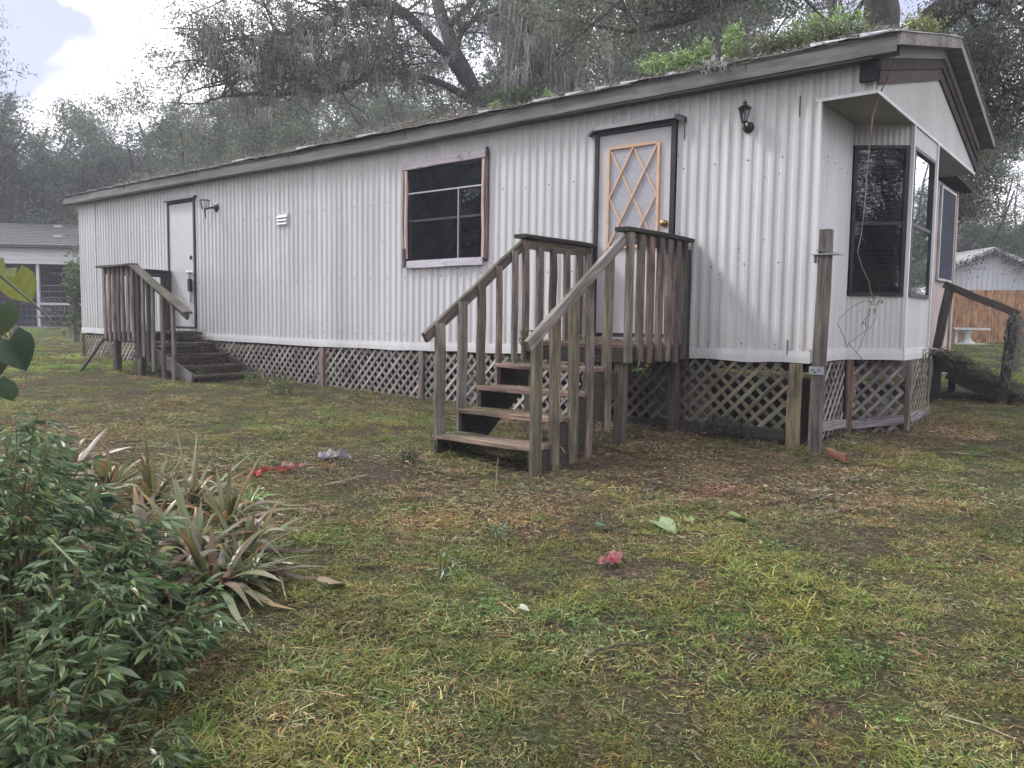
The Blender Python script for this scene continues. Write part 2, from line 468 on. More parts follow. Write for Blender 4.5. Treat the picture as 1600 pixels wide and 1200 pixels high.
# ------------------------------------------------------------------ ground
def build_ground():
    sv = np.unique(np.concatenate([np.arange(-8, 22, .16), np.arange(22, 60, 2.0), [-150, -90, -60, -40, -25, -15, -10, 80, 110, 150, 200]]))
    tv = np.unique(np.concatenate([np.arange(-11, 11, .18), np.arange(-30, 30, 2.0), [-150, -100, -70, -50, -38, 38, 50, 70, 100, 150]]))
    S, T = np.meshgrid(sv, tv, indexing='ij')
    X = CAM[0]+S*H0[0]+T*HR[0]; Y = CAM[1]+S*H0[1]+T*HR[1]
    Z = np.array([[gz(x, y) for x, y in zip(a, b)] for a, b in zip(X, Y)])
    V = np.stack([X.ravel(), Y.ravel(), Z.ravel()], 1)
    ns, nt = S.shape; i = np.arange(ns-1)[:, None]*nt+np.arange(nt-1)[None, :]
    i = i.ravel(); F = np.stack([i, i+nt, i+nt+1, i+1], 1)[:, ::-1]
    m, n, l, b = newmat('lawn_soil')
    co = n.new('ShaderNodeNewGeometry').outputs['Position']
    fine = noise_tex(n, l, co, 42, 5, .75)
    mid = noise_tex(n, l, co, 6, 5, .65)
    big = noise_tex(n, l, co, .8, 4, .6)
    soil = ramp(n, l, fine, [(.3, (.016, .012, .009)), (.5, (.052, .038, .028)), (.66, (.15, .11, .075))])
    turf = ramp(n, l, fine, [(.3, (.014, .016, .008)), (.5, (.045, .048, .020)), (.68, (.15, .14, .07))])
    f = n.new('ShaderNodeMath'); f.operation = 'MULTIPLY_ADD'; f.inputs[1].default_value = .55
    l.new(mid, f.inputs[0]); l.new(big, f.inputs[2])
    c = mixc(n, l, ramp(n, l, f.outputs[0], [(.68, (0, 0, 0)), (.84, (1, 1, 1))]), soil, turf)
    l.new(c, b.inputs['Base Color']); b.inputs['Roughness'].default_value = .95
    b.inputs['Specular IOR Level'].default_value = .1
    bump(n, l, b, fine, .9, .02)
    o = wmesh('ground', V, F, m, None, None, True, origin=(0, 0, 0))
    tag(o, 'uneven mown lawn of thin grass, bare soil and clippings', kind='structure')
build_ground()

# ------------------------------------------------------------------ mobile home
SAG_X = [-13.6, -11.8, -9.2, -6.5, -4.7, -1.2, .5]
SAG_Z = [.0, .0, -.024, -.05, -.043, 0, 0]
def zbot(x): return .877 + float(np.interp(x, SAG_X, SAG_Z))
home = empty('mobile_home', (-6.8, 2.1, .25), 'long white corrugated single-wide mobile home with rusty eaves and plants on its roof', 'mobile home')
WT = 3.29
OPEN = [(-2.165, -1.275, 1.06, 3.06), (-4.86, -3.56, 1.86, 3.02), (-10.37, -9.56, 1.02, 3.04)]
PITCHR = .1016
def corr(name, O, U, Nn, pieces, mat=SIDING, amp=.0125, phase=0.0, dent=.004, pitch=PITCHR, parent=home):
    O, U, Nn = (np.array(a, float) for a in (O, U, Nn))
    V = []; F = []
    for u0, u1, z0, z1 in pieces:
        f0 = z0 if callable(z0) else (lambda u, z=z0: z)
        f1 = z1 if callable(z1) else (lambda u, z=z1: z)
        nu = max(2, int(round((u1-u0)/(pitch/12)))); nr = 7
        us = np.linspace(u0, u1, nu+1); b = len(V)
        for u in us:
            h = amp*min(1, max(0, .5+1.6*math.sin(2*math.pi*(u+phase)/pitch)))*(1+.25*noise.noise(Vector((u*1.9, 1.3, float(O[1])))))
            for j in range(nr+1):
                z = f0(u)+(f1(u)-f0(u))*j/nr
                p = O+U*u
                dn = dent*noise.noise(Vector((p[0]*1.3, p[1]*1.3, z*1.1)))
                V.append(p+Nn*(h+dn)+np.array([0, 0, z]))
        for i in range(nu):
            for j in range(nr):
                a = b+i*(nr+1)+j; F.append((a, a+nr+1, a+nr+2, a+1))
    return wmesh(name, V, [np.array(F)], mat, parent, None, True)
def build_long_wall():
    edges = [-13.6, -12.95, -11.75, -10.53, -9.31, -8.09, -6.62, -5.4, -4.3, -3.0, -1.9, -.78, 0.0]
    for a, b in zip(edges[:-1], edges[1:]):
        cuts = sorted({a, b} | {c for o in OPEN for c in o[:2] if a < c < b})
        pc = []
        for u0, u1 in zip(cuts[:-1], cuts[1:]):
            mid = (u0+u1)/2; op = [o for o in OPEN if o[0] < mid < o[1]]
            z0 = lambda u: zbot(u)+.088
            if op: pc += [(u0, u1, z0, op[0][2]), (u0, u1, op[0][3], WT)]
            else: pc += [(u0, u1, z0, WT)]
        corr('siding_panel', (0, random.uniform(-.002, .002), 0), (1, 0, 0), (0, -1, 0), pc)
        mb = MB(); zz = zbot(b-.002)+.09       # lapped seam lip
        mb.box((b-.010, -.0195, zz), (b+.002, -.013, 3.27))
        if b in (-12.95, -6.62, -.78): mb.build('panel_seam', SIDING, home)
build_long_wall()
# boxed end above the bay
corr('siding_panel', (0, 0, 0), (1, 0, 0), (0, -1, 0), [(.003, .435, 3.045, 3.30)])
# end wall and bay window walls
BAY = [(0, 0), (0, .95), (.435, 1.25), (.435, 2.25), (0, 2.62), (0, 4.26)]
def facet(i, pieces, **k):
    a, b = np.array(BAY[i]), np.array(BAY[i+1]); d = b-a; L = np.linalg.norm(d); d = d/L
    nn = np.array([d[1], -d[0]])
    pc = [(max(0, p[0]), min(L, p[1]), p[2], p[3]) for p in pieces]
    return corr('siding_panel', (a[0], a[1], 0), (d[0], d[1], 0), (nn[0], nn[1], 0), pc, pitch=.0508, amp=.005, dent=.003, **k), a, d, nn, L
ZW0, ZW1 = 1.475, 2.84
facet(0, [(0, 9, .965, 3.03)])
facet(1, [(0, 9, .965, ZW0)]); facet(1, [(0, 9, ZW1, 3.03)])
facet(2, [(0, 9, .965, ZW0), (0, 9, ZW1, 3.03), (.86, 9, ZW0, ZW1)])
facet(3, [(0, 9, .965, 3.03)]); facet(4, [(0, 9, .965, 3.03)])
# far side, hidden end, belly and dark inner lining added to block light
mb = MB(); mb.box((-13.6, 4.20, .9), (-.02, 4.26, 3.28)); mb.build('back_wall', SIDING, home)
mb = MB(); mb.box((-13.6, .03, .9), (-13.55, 4.20, 3.28)); mb.build('end_wall', SIDING, home)
mb = MB(); mb.box((-13.54, .03, .80), (-.03, 4.19, .875)); 
mb.build('belly_panel', UNDER, home)
mb = MB()
mb.box((-13.5, .05, .93), (-10.4, .07, 3.2)); mb.box((-9.5, .05, .93), (-4.9, .07, 3.2)); mb.box((-3.5, .05, .93), (-2.2, .07, 3.2)); mb.box((-1.24, .05, .93), (-.05, .07, 3.2))
mb.box((-13.5, .05, 3.1), (-.05, 4.1, 3.15)); mb.box((-13.5, .05, .9), (-.05, 4.1, .92)); mb.box((-.10, .08, .93), (-.06, .85, 3.1)); mb.box((-.1, 2.9, .93), (-.06, 4.1, 3.1))
mb.box((-2.6, .9, .93), (-2.5, 4.1, 3.1)); mb.box((-.05, 1.0, 2.99), (-.01, 2.4, 3.01))
mb.build('light_block_lining', VOID, home)
# base trim
def band(name, p, q, z0f, h, nn, mat=TRIM, th=.016, off=.016, steps=8, wob=.0):
    p, q, nn = np.array([*p]), np.array([*q]), np.array(nn, float); V = []; F = []
    for i in range(steps+1):
        c = p+(q-p)*i/steps; z = z0f(c[0]) if callable(z0f) else z0f
        w = wob*noise.noise(Vector((c[0]*2.7, c[1]*2, 5)))
        for o_, dz in ((off-th, w), (off, w), (off+.002, h*.5), (off, h), (off-th, h)):
            V.append((c[0]+nn[0]*o_, c[1]+nn[1]*o_, z+dz))
    for i in range(steps):
        for j in range(5):
            F.append((i*5+j, (i+1)*5+j, (i+1)*5+(j+1) % 5, i*5+(j+1) % 5))
    F2 = [(0, 1, 2), (0, 2, 3), (0, 3, 4)]; k = steps*5; F2 += [(k+2, k+1, k), (k+3, k+2, k), (k+4, k+3, k)]
    return wmesh(name, V, [np.array(F), np.array(F2)], mat, home)
tx = [-13.61, -10.5, -6.9, -4.4, -1.2, -.215, .006]
for a, b in zip(tx[:-1], tx[1:]):
    if a == -10.5: 
        band('base_trim', (a+.002, 0), (b, 0), zbot, .1, (0, -1), off=.018, wob=.018)
    else: band('base_trim', (a+.002, 0), (b, 0), zbot, .1, (0, -1), off=.018+random.uniform(0, .002), wob=.018)
for i in range(5):
    a, b = np.array(BAY[i]), np.array(BAY[i+1]); d = (b-a)/np.linalg.norm(b-a)
    band('base_trim', a+d*.001, b-d*.001, .885, .105, (d[1], -d[0]), off=.016, wob=.006)
for x, y in ((0, 0), (.435, 1.25), (.435, 2.25)):
    mb = MB(); mb.box((x-.012, y-.024, .992), (x+.020, y+.014, 3.027)); mb.build('corner_trim', TRIM, home)
# soffit of the boxed end
mb = MB(); mb.box((-.03, -.012, 3.028), (.435, 4.28, 3.044)); mb.build('soffit', SOFFIT, home)
mb = MB(); mb.bar((-.03, -.018, 3.035), (.446, -.018, 3.035), .026, .014); mb.build('soffit_trim', TRIM, home)
mb = MB(); mb.bar((.446, -.018, 3.035), (.446, 4.28, 3.035), .026, .014); mb.build('soffit_trim', TRIM, home)
# gable siding
def gable_top(y): return 3.10+.53*min(y, 4.26-y)/2.13
V = corr('siding_panel', (.435, 0, 0), (0, 1, 0), (1, 0, 0), [(0, 2.13, 3.045, lambda u: gable_top(u)+(.016*math.sin(2*math.pi*u/.0508))), (2.13, 4.26, 3.045, lambda u: gable_top(u)+(.02*math.sin(2*math.pi*u/.0508)))], pitch=.0508, amp=.006)
RID, EAV = 3.985, 3.42            # ridge and eave heights of the roof skin
def rz(y): return EAV+(RID-EAV)*(1-abs(y-2.13)/2.25)
def gboard(d0, d1, x0, x1, col, y0=-.06, y1=4.32, mat=WOOD, name='gable_board'):
    for ya, yb in ((y0, 2.128), (2.132, y1)):
        V = []
        for y in (ya, yb):
            for z in (rz(y)-d1, rz(y)-d0):
                for x in (x0, x1): V.append((x, y, z))
        F = [(0, 1, 3, 2), (4, 6, 7, 5), (0, 4, 5, 1), (2, 3, 7, 6), (0, 2, 6, 4), (1, 5, 7, 3)]
        o = wmesh(name, V, [np.array(F)], mat, home); o.color = (*jit(col), 1)
gboard(.255, .36, .437, .460, (.075, .052, .055), -.02)
gboard(.165, .253, .437, .474, (.060, .043, .047), -.05)
gboard(.085, .163, .437, .492, (.22, .21, .20), .06, 4.24, SOFFIT)
# dark exposed ends of the gable boards where the corner cover is gone
mb = MB(); mb.box((.315, -.058, 3.118), (.436, -.022, 3.275)); o = mb.build('exposed_corner_block', WOOD, home, color=(.022, .018, .022))
mb = MB(); mb.bar((.22, -.075, 3.285), (.50, -.062, 3.335), .05, .10); mb.build('torn_corner_flashing', DARK, home)
# roof sheets, both slopes; eave lips lift unevenly
x = -13.95
while x < .6:
    x1 = min(x+.94, .612); lift = random.uniform(-.004, .016); over = random.uniform(.0, .035)
    V = []; F = []
    yy = [-.14-over, -.06, .4, 1.2, 2.13]
    nx = 5
    for i in range(nx+1):
        xx = x+(x1+.03-x)*i/nx
        for y in yy:
            w = .006*math.sin(i*2.1+y*3)+ (lift*(1-i/nx)*1.6 if y < 0 else 0)
            V.append((xx, y, rz(y)+.012+w+.004*(i/nx)))
    for i in range(nx):
        for j in range(4): a = i*5+j; F.append((a, a+5, a+6, a+1))
    nb = len(V); V += [(v[0], v[1], v[2]-.004) for v in V]
    F += [(f[3]+nb, f[2]+nb, f[1]+nb, f[0]+nb) for f in F]
    F += [(i*5, i*5+nb, (i+1)*5+nb, (i+1)*5) for i in range(nx)] + [(nx*5+j, nx*5+j+nb, nx*5+j+1+nb, nx*5+j+1) for j in range(4)]
    wmesh('roof_sheet', V, [np.array(F)], ROOFM, home)
    V2 = [(v[0], 4.26-v[1], v[2]) for v in V]
    wmesh('roof_sheet', V2, [np.array(F)[:, ::-1]], ROOFM, home)
    x = x1
# loose bright lips of metal poking over the eave
for xx, ln in ((-2.86, .25), (-2.45, .22), (-2.1, .16), (-1.82, .2), (-1.35, .12), (-.05, .28), (.33, .24), (-5.6, .5), (-6.8, .4), (-8.3, .5), (-3.6, .2)):
    V = [(xx, -.15, 3.435), (xx+ln, -.16, 3.44), (xx+ln*.9, .3, 3.56), (xx, .3, 3.56), (xx, -.15, 3.462), (xx+ln, -.16, 3.446), (xx+ln*.9, .3, 3.565), (xx, .3, 3.575)]
    wmesh('lifted_flashing', V, [np.array([(3, 2, 1, 0), (4, 5, 6, 7), (0, 1, 5, 4), (1, 2, 6, 5), (2, 3, 7, 6), (3, 0, 4, 7)])], ALUM, home)
# eave fascia: formed metal in lengths
fx = [-13.95, -11.6, -9.3, -7.0, -4.75, -2.6, -.6, .60]
for a, b in zip(fx[:-1], fx[1:]):
    n_ = 14; V = []; F = []
    for i in range(n_+1):
        xx = a+.002+(b-a)*i/n_ if i else a+.002
        dz = float(np.interp(xx, [-13.9, -10, -7, -5, -2, .6], [0, 0, -.03, -.028, 0, .0]))+.006*noise.noise(Vector((xx*2.2, 0, 1)))
        dy = .008*noise.noise(Vector((xx*1.7, 4, 1)))
        for y, z in ((-.125, 3.275), (-.137, 3.285), (-.128, 3.40), (-.142, 3.425), (-.05, 3.44), (-.05, 3.27)):
            V.append((xx, y+dy, z+dz))
    for i in range(n_):
        for j in range(6): F.append((i*6+j, i*6+(j+1) % 6, (i+1)*6+(j+1) % 6, (i+1)*6+j))
    wmesh('fascia', V, [np.array(F), np.array([(0, 2, 1), (0, 3, 2), (0, 4, 3), (0, 5, 4)]), ], FASCIA, home)
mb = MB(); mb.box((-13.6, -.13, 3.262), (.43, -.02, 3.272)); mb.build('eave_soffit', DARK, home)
# rake overhang: soffit board, outer metal edge
for sgn in (0, 1):
    y0, y1 = (-.13, 2.13) if not sgn else (2.13, 4.39)
    V = []
    for y in (y0, y1):
        for z in (rz(y)-.085, rz(y)-.06):
            for xx in (.437, .60): V.append((xx, y, z))
    wmesh('rake_soffit', V, [np.array([(0, 1, 3, 2), (4, 6, 7, 5), (0, 4, 5, 1), (2, 3, 7, 6), (0, 2, 6, 4), (1, 5, 7, 3)])], FASCIA, home)
    V = []
    for y in (y0, y1):
        for z in (rz(y)-.088, rz(y)+.022):
            for xx in (.602, .628): V.append((xx, y, z))
    o = wmesh('rake_edge', V, [np.array([(0, 1, 3, 2), (4, 6, 7, 5), (0, 4, 5, 1), (2, 3, 7, 6), (0, 2, 6, 4), (1, 5, 7, 3)])], WOOD if not sgn else FASCIA, home)
    o.color = (.27, .25, .235, 1)
# screws
mb = MB()
for zz in (2.62, 1.72, 1.02):
    for k in range(44):
        xx = -13.4+k*.3048
        if not any(o[0]-.03 < xx < o[1]+.03 and o[2] < zz < o[3] for o in OPEN):
            mb.lathe((xx, -.0165, zz+random.uniform(-.01, .01)), [(.0, -.003), (.006, -.002), (.007, .002)], 6, 'Y')
for k in range(50): mb.lathe((random.uniform(-13.5, -.05), -.0165, random.uniform(1.1, 3.2)), [(.0, -.003), (.005, -.002), (.006, .002)], 5, 'Y')
for k in range(9): mb.lathe((-.02, .2, 0), [(0, 0), (.0001, .0001)], 3, 'Y') if 0 else None
for (yy, zz) in ((.22, 2.62), (.22, 2.58), (.42, 2.6), (.6, 2.58), (.78, 2.57)): mb.lathe((.008, yy, zz), [(.0, .004), (.007, .003), (.007, 0)], 6, 'X')
tag(mb.build('siding_screws', BLACK, home), kind='stuff')
# thin rust slits in the siding
for q_ in (((-.165, -.019, 2.93), (-.156, -.0145, 3.10)), ((-.19, -.0235, .94), (-.183, -.019, 1.07)), ((-1.21, -.0195, 2.88), (-1.203, -.0145, 3.0))):
    mb = MB(); mb.box(*q_); mb.build('siding_slit', BLACK, home)

# --- front door
def frame_rect(mbx, x0, x1, z0, z1, w, y0, y1):
    mbx.box((x0, y0, z0), (x0+w, y1, z1)); mbx.box((x1-w, y0, z0), (x1, y1, z1))
    mbx.box((x0+w, y0, z1-w), (x1-w, y1, z1)); mbx.box((x0+w, y0, z0), (x1-w, y1, z0+w))
door = MB(); door.box((-2.125, -.012, 1.075), (-1.335, .03, 3.02)); dr = door.build('door', DOORW, home)
mb = MB(); frame_rect(mb, -2.16, -1.285, 1.062, 3.062, .037, -.036, .04); mb.box((-1.335, -.030, 1.1), (-1.322, .0, 3.02)); mb.build('door_frame', DARK, dr)
GX0, GX1, GZ0, GZ1 = -2.005, -1.46, 1.93, 2.885
for (a, b, wdd) in (((GX0, 0, GZ0), (GX0, 0, GZ1), .03), ((GX1, 0, GZ0), (GX1, 0, GZ1), .03), ((GX0+.015, 0, GZ1), (GX1-.015, 0, GZ1), .03), ((GX0+.015, 0, GZ0), (GX1-.015, 0, GZ0), .03)):
    board('glass_frame', dr, (a[0], -.024, a[2]), (b[0], -.024, b[2]), wdd, .022, (1, 0, 0) if a[0] == b[0] else (0, 0, 1), (.62, .36, .21), OAKTR, 0)
mb = MB(); mb.box((GX0, -.017, GZ0), (GX1, -.0135, GZ1)); mb.build('textured_pane', FROST, dr)
gx = [GX0+.015, (GX0+GX1)/2, GX1-.015]; hz = (GZ1-GZ0)/2.0
zc = [GZ1-.012, GZ1-hz, GZ0+.012]
def muntin(a, b, dy):
    board('muntin', dr, (a[0], dy, a[1]), (b[0], dy, b[1]), .019, .012, (1, 0, 0), (.62, .38, .24), OAKTR, 0, 2)
muntin((gx[0], zc[0]), (gx[2], zc[1]-.06), -.024) if 0 else None
hx = (gx[1]-gx[0]); zz0 = GZ1-.015; stp = (GZ1-GZ0-.03)/3*1.0
for k in range(2):
    x_a, x_b = gx[k], gx[k+1]
    for j in range(2):
        za = zz0-j*(GZ1-GZ0-.03)/2; zb_ = za-(GZ1-GZ0-.03)/2
        muntin((x_a, za), (x_b, zb_), -.0225); muntin((x_b, za), (x_a, zb_), -.0300)
mb = MB(); mb.lathe((-1.385, -.012, 2.13), [(.03, -.004), (.034, -.008), (.015, -.012), (.013, -.035), (.028, -.045), (.030, -.06), (.016, -.07), (0, -.071)], 16, 'Y'); mb.build('door_knob', BRASS, dr, True)
def hood(x0, x1, z, mat, h=.055, lip=.028, curve=.04, parent=home, name='door_hood'):
    V = []; F = []; n_ = 12
    for i in range(n_+1):
        t = i/n_; xx = x0+(x1-x0)*t
        e = max(0, 1-min(t, 1-t)/.08); dz = -curve*e*e
        for y, zq in ((-.012, z+h), (-.06-lip*(1-e), z+h*.72), (-.075-lip*(1-e), z), (-.012, z+.004)):
            V.append((xx, y, zq+dz))
    for i in range(n_):
        for j in range(4): F.append((i*4+j, (i+1)*4+j, (i+1)*4+(j+1) % 4, i*4+(j+1) % 4))
    F += [(0, 1, 2, 3), (n_*4+3, n_*4+2, n_*4+1, n_*4)]
    return wmesh(name, V, [np.array(F)], mat, parent)
hood(-2.225, -1.19, 3.062, HOODM, parent=dr)
# --- far door
fd = MB(); fd.box((-10.345, -.014, 1.05), (-9.60, .03, 3.0)); d2 = fd.build('door', DOORW, home)
mb = MB(); frame_rect(mb, -10.37, -9.555, 1.015, 3.045, .026, -.034, .04); mb.box((-9.60, -.03, 1.05), (-9.586, 0, 3.02)); mb.build('door_frame', DARK, d2)
hood(-10.42, -9.50, 3.045, HOODM, .05, .02, .0, d2)
mb = MB(); mb.lathe((-9.69, -.014, 2.14), [(.03, 0), (.032, -.012), (.02, -.02), (0, -.021)], 12, 'Y'); mb.build('deadbolt', BLACK, d2, True)
mb = MB(); mb.lathe((-9.69, -.014, 1.9), [(.03, 0), (.03, -.01), (.014, -.014), (.014, -.04), (.028, -.05), (.028, -.066), (0, -.07)], 12, 'Y'); mb.build('door_knob', ALUM, d2, True)
mb = MB(); mb.box((-9.715, -.07, 1.60), (-9.645, -.03, 1.80)); mb.tube([(-9.70, -.05, 1.79), (-9.70, -.05, 1.90), (-9.66, -.05, 1.90), (-9.66, -.05, 1.79)], .006); mb.build('lock_box', BLACK, d2)
mb = MB(); mb.box((-9.705, -.072, 1.43), (-9.655, -.035, 1.60)); mb.build('paper_tag', ALUM, d2)
mb = MB(); mb.box((-10.37, -.06, .985), (-9.55, .02, 1.013)); mb.build('threshold', ALUM, d2)
mb = MB(); mb.box((-2.16, -.06, 1.03), (-1.28, .02, 1.06)); mb.build('threshold', ALUM, dr)
# --- living room window
wn_ = empty('window', (-4.2, -.02, 1.9)); del_ = W.pop(wn_); bpy.data.objects.remove(wn_)
mb = MB(); mb.box((-4.83, .02, 1.90), (-3.60, .026, 2.98)); win = mb.build('window', SCREEN, home)
mb = MB(); mb.box((-4.83, -.010, 1.90), (-3.60, -.006, 2.985)); mb.build('pane', GLASS, win)
mb = MB(); frame_rect(mb, -4.83, -3.60, 1.895, 2.985, .022, -.02, .03); mb.build('sash', DARK, win)
mb = MB(); mb.box((-4.80, -.028, 2.688), (-3.62, -.012, 2.704)); mb.build('screen_rail', ALUM, win)
mb = MB(); mb.box((-4.0, -.024, 1.91), (-3.988, -.012, 2.69)); mb.build('screen_rail', ALUM, win)
mb = MB(); mb.box((-4.80, -.018, 2.36), (-3.62, -.010, 2.385)); mb.build('meeting_rail', HOODM, win)
mb = MB(); mb.box((-4.80, -.026, 1.89), (-3.62, -.012, 1.905)); mb.build('screen_rail', ALUM, win)
board('casing', win, (-4.895, -.034, 3.015), (-3.575, -.034, 3.03), .085, .035, (0, 0, 1), (.46, .42, .41), CASING)
board('casing', win, (-4.80, -.040, 1.855), (-3.605, -.040, 1.862), .085, .035, (0, 0, 1), (.58, .55, .60), CASING)
board('casing', win, (-4.82, -.036, 1.93), (-4.82, -.036, 2.965), .035, .03, (1, 0, 0), (.58, .46, .40), CASING)
board('casing', win, (-3.605, -.036, 1.90), (-3.605, -.036, 2.975), .04, .03, (1, 0, 0), (.58, .47, .41), CASING)
board('casing', win, (-4.862, -.028, 1.85), (-4.862, -.028, 2.965), .035, .025, (1, 0, 0), (.19, .13, .12))
board('casing', win, (-3.558, -.030, 1.88), (-3.558, -.030, 3.0), .042, .03, (1, 0, 0), (.16, .10, .10))
board('casing', win, (-4.835, -.060, 1.82), (-4.835, -.060, 2.05), .04, .02, (1, 0, 0), (.12, .10, .09))
board('casing', win, (-3.545, -.045, 3.0), (-3.548, -.045, 3.09), .03, .03, (1, 0, 0), (.05, .045, .05))
# --- bay windows with mini blinds
def bay_window(a, b, inset0, inset1):
    a, b = np.array(a), np.array(b); d = (b-a); L = np.linalg.norm(d); d /= L; nn = np.array([d[1], -d[0]])
    u0, u1 = inset0, L-inset1
    def q(u, off, z): return (a[0]+d[0]*u+nn[0]*off, a[1]+d[1]*u+nn[1]*off, z)
    def bx(m_, ua, ub, oa, ob, za, zb_):
        m_.add([q(ua, oa, za), q(ub, oa, za), q(ub, ob, za), q(ua, ob, za), q(ua, oa, zb_), q(ub, oa, zb_), q(ub, ob, zb_), q(ua, ob, zb_)],
               [(3, 2, 1, 0), (4, 5, 6, 7), (0, 1, 5, 4), (1, 2, 6, 5), (2, 3, 7, 6), (3, 0, 4, 7)])
    z0, z1 = ZW0, ZW1; zm = 2.14
    m_ = MB()
    bx(m_, u0, u0+.03, -.03, .02, z0, z1); bx(m_, u1-.03, u1, -.03, .02, z0, z1)
    bx(m_, u0+.03, u1-.03, -.03, .02, z1-.03, z1); bx(m_, u0+.03, u1-.03, -.03, .025, z0, z0+.035)
    wv = m_.build('window', DARK, home)
    m_ = MB(); bx(m_, u0+.03, u1-.03, -.02, .012, zm-.015, zm+.015); m_.build('meeting_rail', HOODM, wv)
    m_ = MB(); bx(m_, u0+.03, u1-.03, .003, .006, z0+.035, zm-.015); m_.build('pane', GLASS, wv)
    m_ = MB(); bx(m_, u0+.03, u1-.03, -.010, -.007, zm+.015, z1-.03); m_.build('pane', GLASS, wv)
    m_ = MB(); z = z0+.05; i = 0
    while z < z1-.08:
        V = [q(u0+.05, -.075, z+.010), q(u1-.07, -.075, z+.010), q(u1-.07, -.055, z-.004), q(u0+.05, -.055, z-.004)]
        m_.add(V, [(0, 1, 2, 3)]); z += .024
    bx(m_, u0+.045, u1-.065, -.08, -.05, z1-.08, z1-.045)
    tag(m_.build('mini_blind', BLIND, wv), kind='stuff')
    m_ = MB(); bx(m_, u0-.0, u1+.0, -.26, -.25, z0-.05, z1+.02); m_.build('room_shade', VOID, wv)
    return wv
bay_window(BAY[1], BAY[2], .012, .03)
bay_window(BAY[2], BAY[3], .04, .12)
# --- siding vent
mb = MB(); mb.box((-7.42, -.024, 2.475), (-7.155, -.012, 2.65)); vent = mb.build('wall_vent', SIDING, home)
for k in range(3):
    mb = MB(); mb.bar((-7.40, -.034, 2.515+k*.046), (-7.175, -.034, 2.515+k*.046), .040, .004, (0, -.45, -.9)); mb.build('louvre', SIDING, vent)
mb = MB(); mb.box((-7.40, -.0255, 2.49), (-7.175, -.0245, 2.635)); mb.build('vent_recess', SIDING, vent)
# meter box at the far corner of the bay
mb = MB(); mb.box((.10, 2.72, .66), (.26, 2.86, .90)); 
bx_ = mb.build('cable_box', mat_plain('grey_plastic', (.32, .32, .33), .5), home)
mb = MB(); mb.tube([(.18, 2.79, .66), (.18, 2.80, .45), (.17, 2.80, .2)], .014); mb.tube([(.2, 2.76, .9), (.2, 2.78, 1.0), (.1, 2.8, 1.02)], .01); mb.build('conduit', ALUM, bx_)

# --- undercarriage piers
PLB = iter(['stack of grey concrete blocks behind the lattice beside the front steps', 'concrete block stack in the crawl space below the big window', 'concrete block stack in the crawl space below the wall vent', 'concrete block stack in the crawl space near the far steps', 'concrete block stack in the crawl space behind the bay lattice', 'concrete block stack deep under the home behind the front steps'])
for (x_, y_) in ((-1.35, .45), (-4.2, .6), (-7.0, .6), (-10.2, .6), (-.6, 2.8), (-3.4, 2.8)):
    pr_ = empty('block_pier', (x_, y_, gz(x_, y_)), next(PLB), 'block pier', 'concrete piers under the home')
    z = gz(x_, y_)-.03; w_ = .32 if x_ != -1.35 else .36
    while z < .78:
        mb = MB(); mb.box((x_-w_/2, y_-.2, z), (x_+w_/2, y_+.2, min(z+.192, .80))); mb.build('block', CONC, pr_); z += .2

# ------------------------------------------------------------------ lattice skirting
skirt = empty('lattice_skirting', (-6.5, -.02, .25), 'diamond lattice skirting with posts and bottom boards closing the gap under the home', 'skirting')
def lattice(p, q, z0f, z1f, offn, col_f, col_b, pitch=.127, w=.036, t=.007):
    p, q = np.array(p, float), np.array(q, float); d = q-p; L = np.linalg.norm(d); d /= L; nn = np.array([d[1], -d[0]])
    for layer, sl in ((0, 1), (1, -1)):
        off = offn+(t*1.05 if layer == 0 else 0)
        u = -1.2
        while u < L+1.2:
            # line z = z0 + sl*(x-u); clip to the strip
            zlo, zhi = z0f(np.clip(u, 0, L)), z1f(np.clip(u, 0, L))
            h = zhi-zlo
            xa, xb = (u, u+h) if sl > 0 else (u, u-h)
            za, zb_ = zlo, zhi
            # clip in x to [0,L]
            def clip(xa, za, xb, zb_):
                pts = []
                lo, hi = 0.012, L-.012
                if xa < lo and xb < lo or xa > hi and xb > hi: return None
                t0, t1 = 0.0, 1.0; dx = xb-xa
                for bd, s_ in ((lo, 1), (hi, -1)):
                    if (xa-bd)*s_ < 0: t0 = max(t0, (bd-xa)/dx)
                    if (xb-bd)*s_ < 0: t1 = min(t1, (bd-xa)/dx)
                if t1-t0 < .06: return None
                return xa+dx*t0, za+(zb_-za)*t0, xa+dx*t1, za+(zb_-za)*t1
            r = clip(xa, za, xb, zb_)
            if r:
                A = (p[0]+d[0]*r[0]+nn[0]*off, p[1]+d[1]*r[0]+nn[1]*off, r[1]); B = (p[0]+d[0]*r[2]+nn[0]*off, p[1]+d[1]*r[2]+nn[1]*off, r[3])
                cc = (col_f if layer == 0 else col_b)
                if callable(cc): cc = cc(A[0])
                o = board('lattice_slat', skirt, A, B, w, t, (d[0]*-sl, d[1]*-sl, 1), cc, None, .0008, 2)
            u += pitch*1.0
def zl(x, y): return gz(x, y)
G1, G2 = (.22, .19, .17), (.17, .155, .14)
def colf(x): return [(.24, .21, .19), (.25, .20, .14), (.25, .235, .16)][0 if x < -1.4 else (1 if x < -1.0 else 2)]
SX = [-13.55, -10.9, -8.5, -6.42, -4.55, -2.3, -.16]
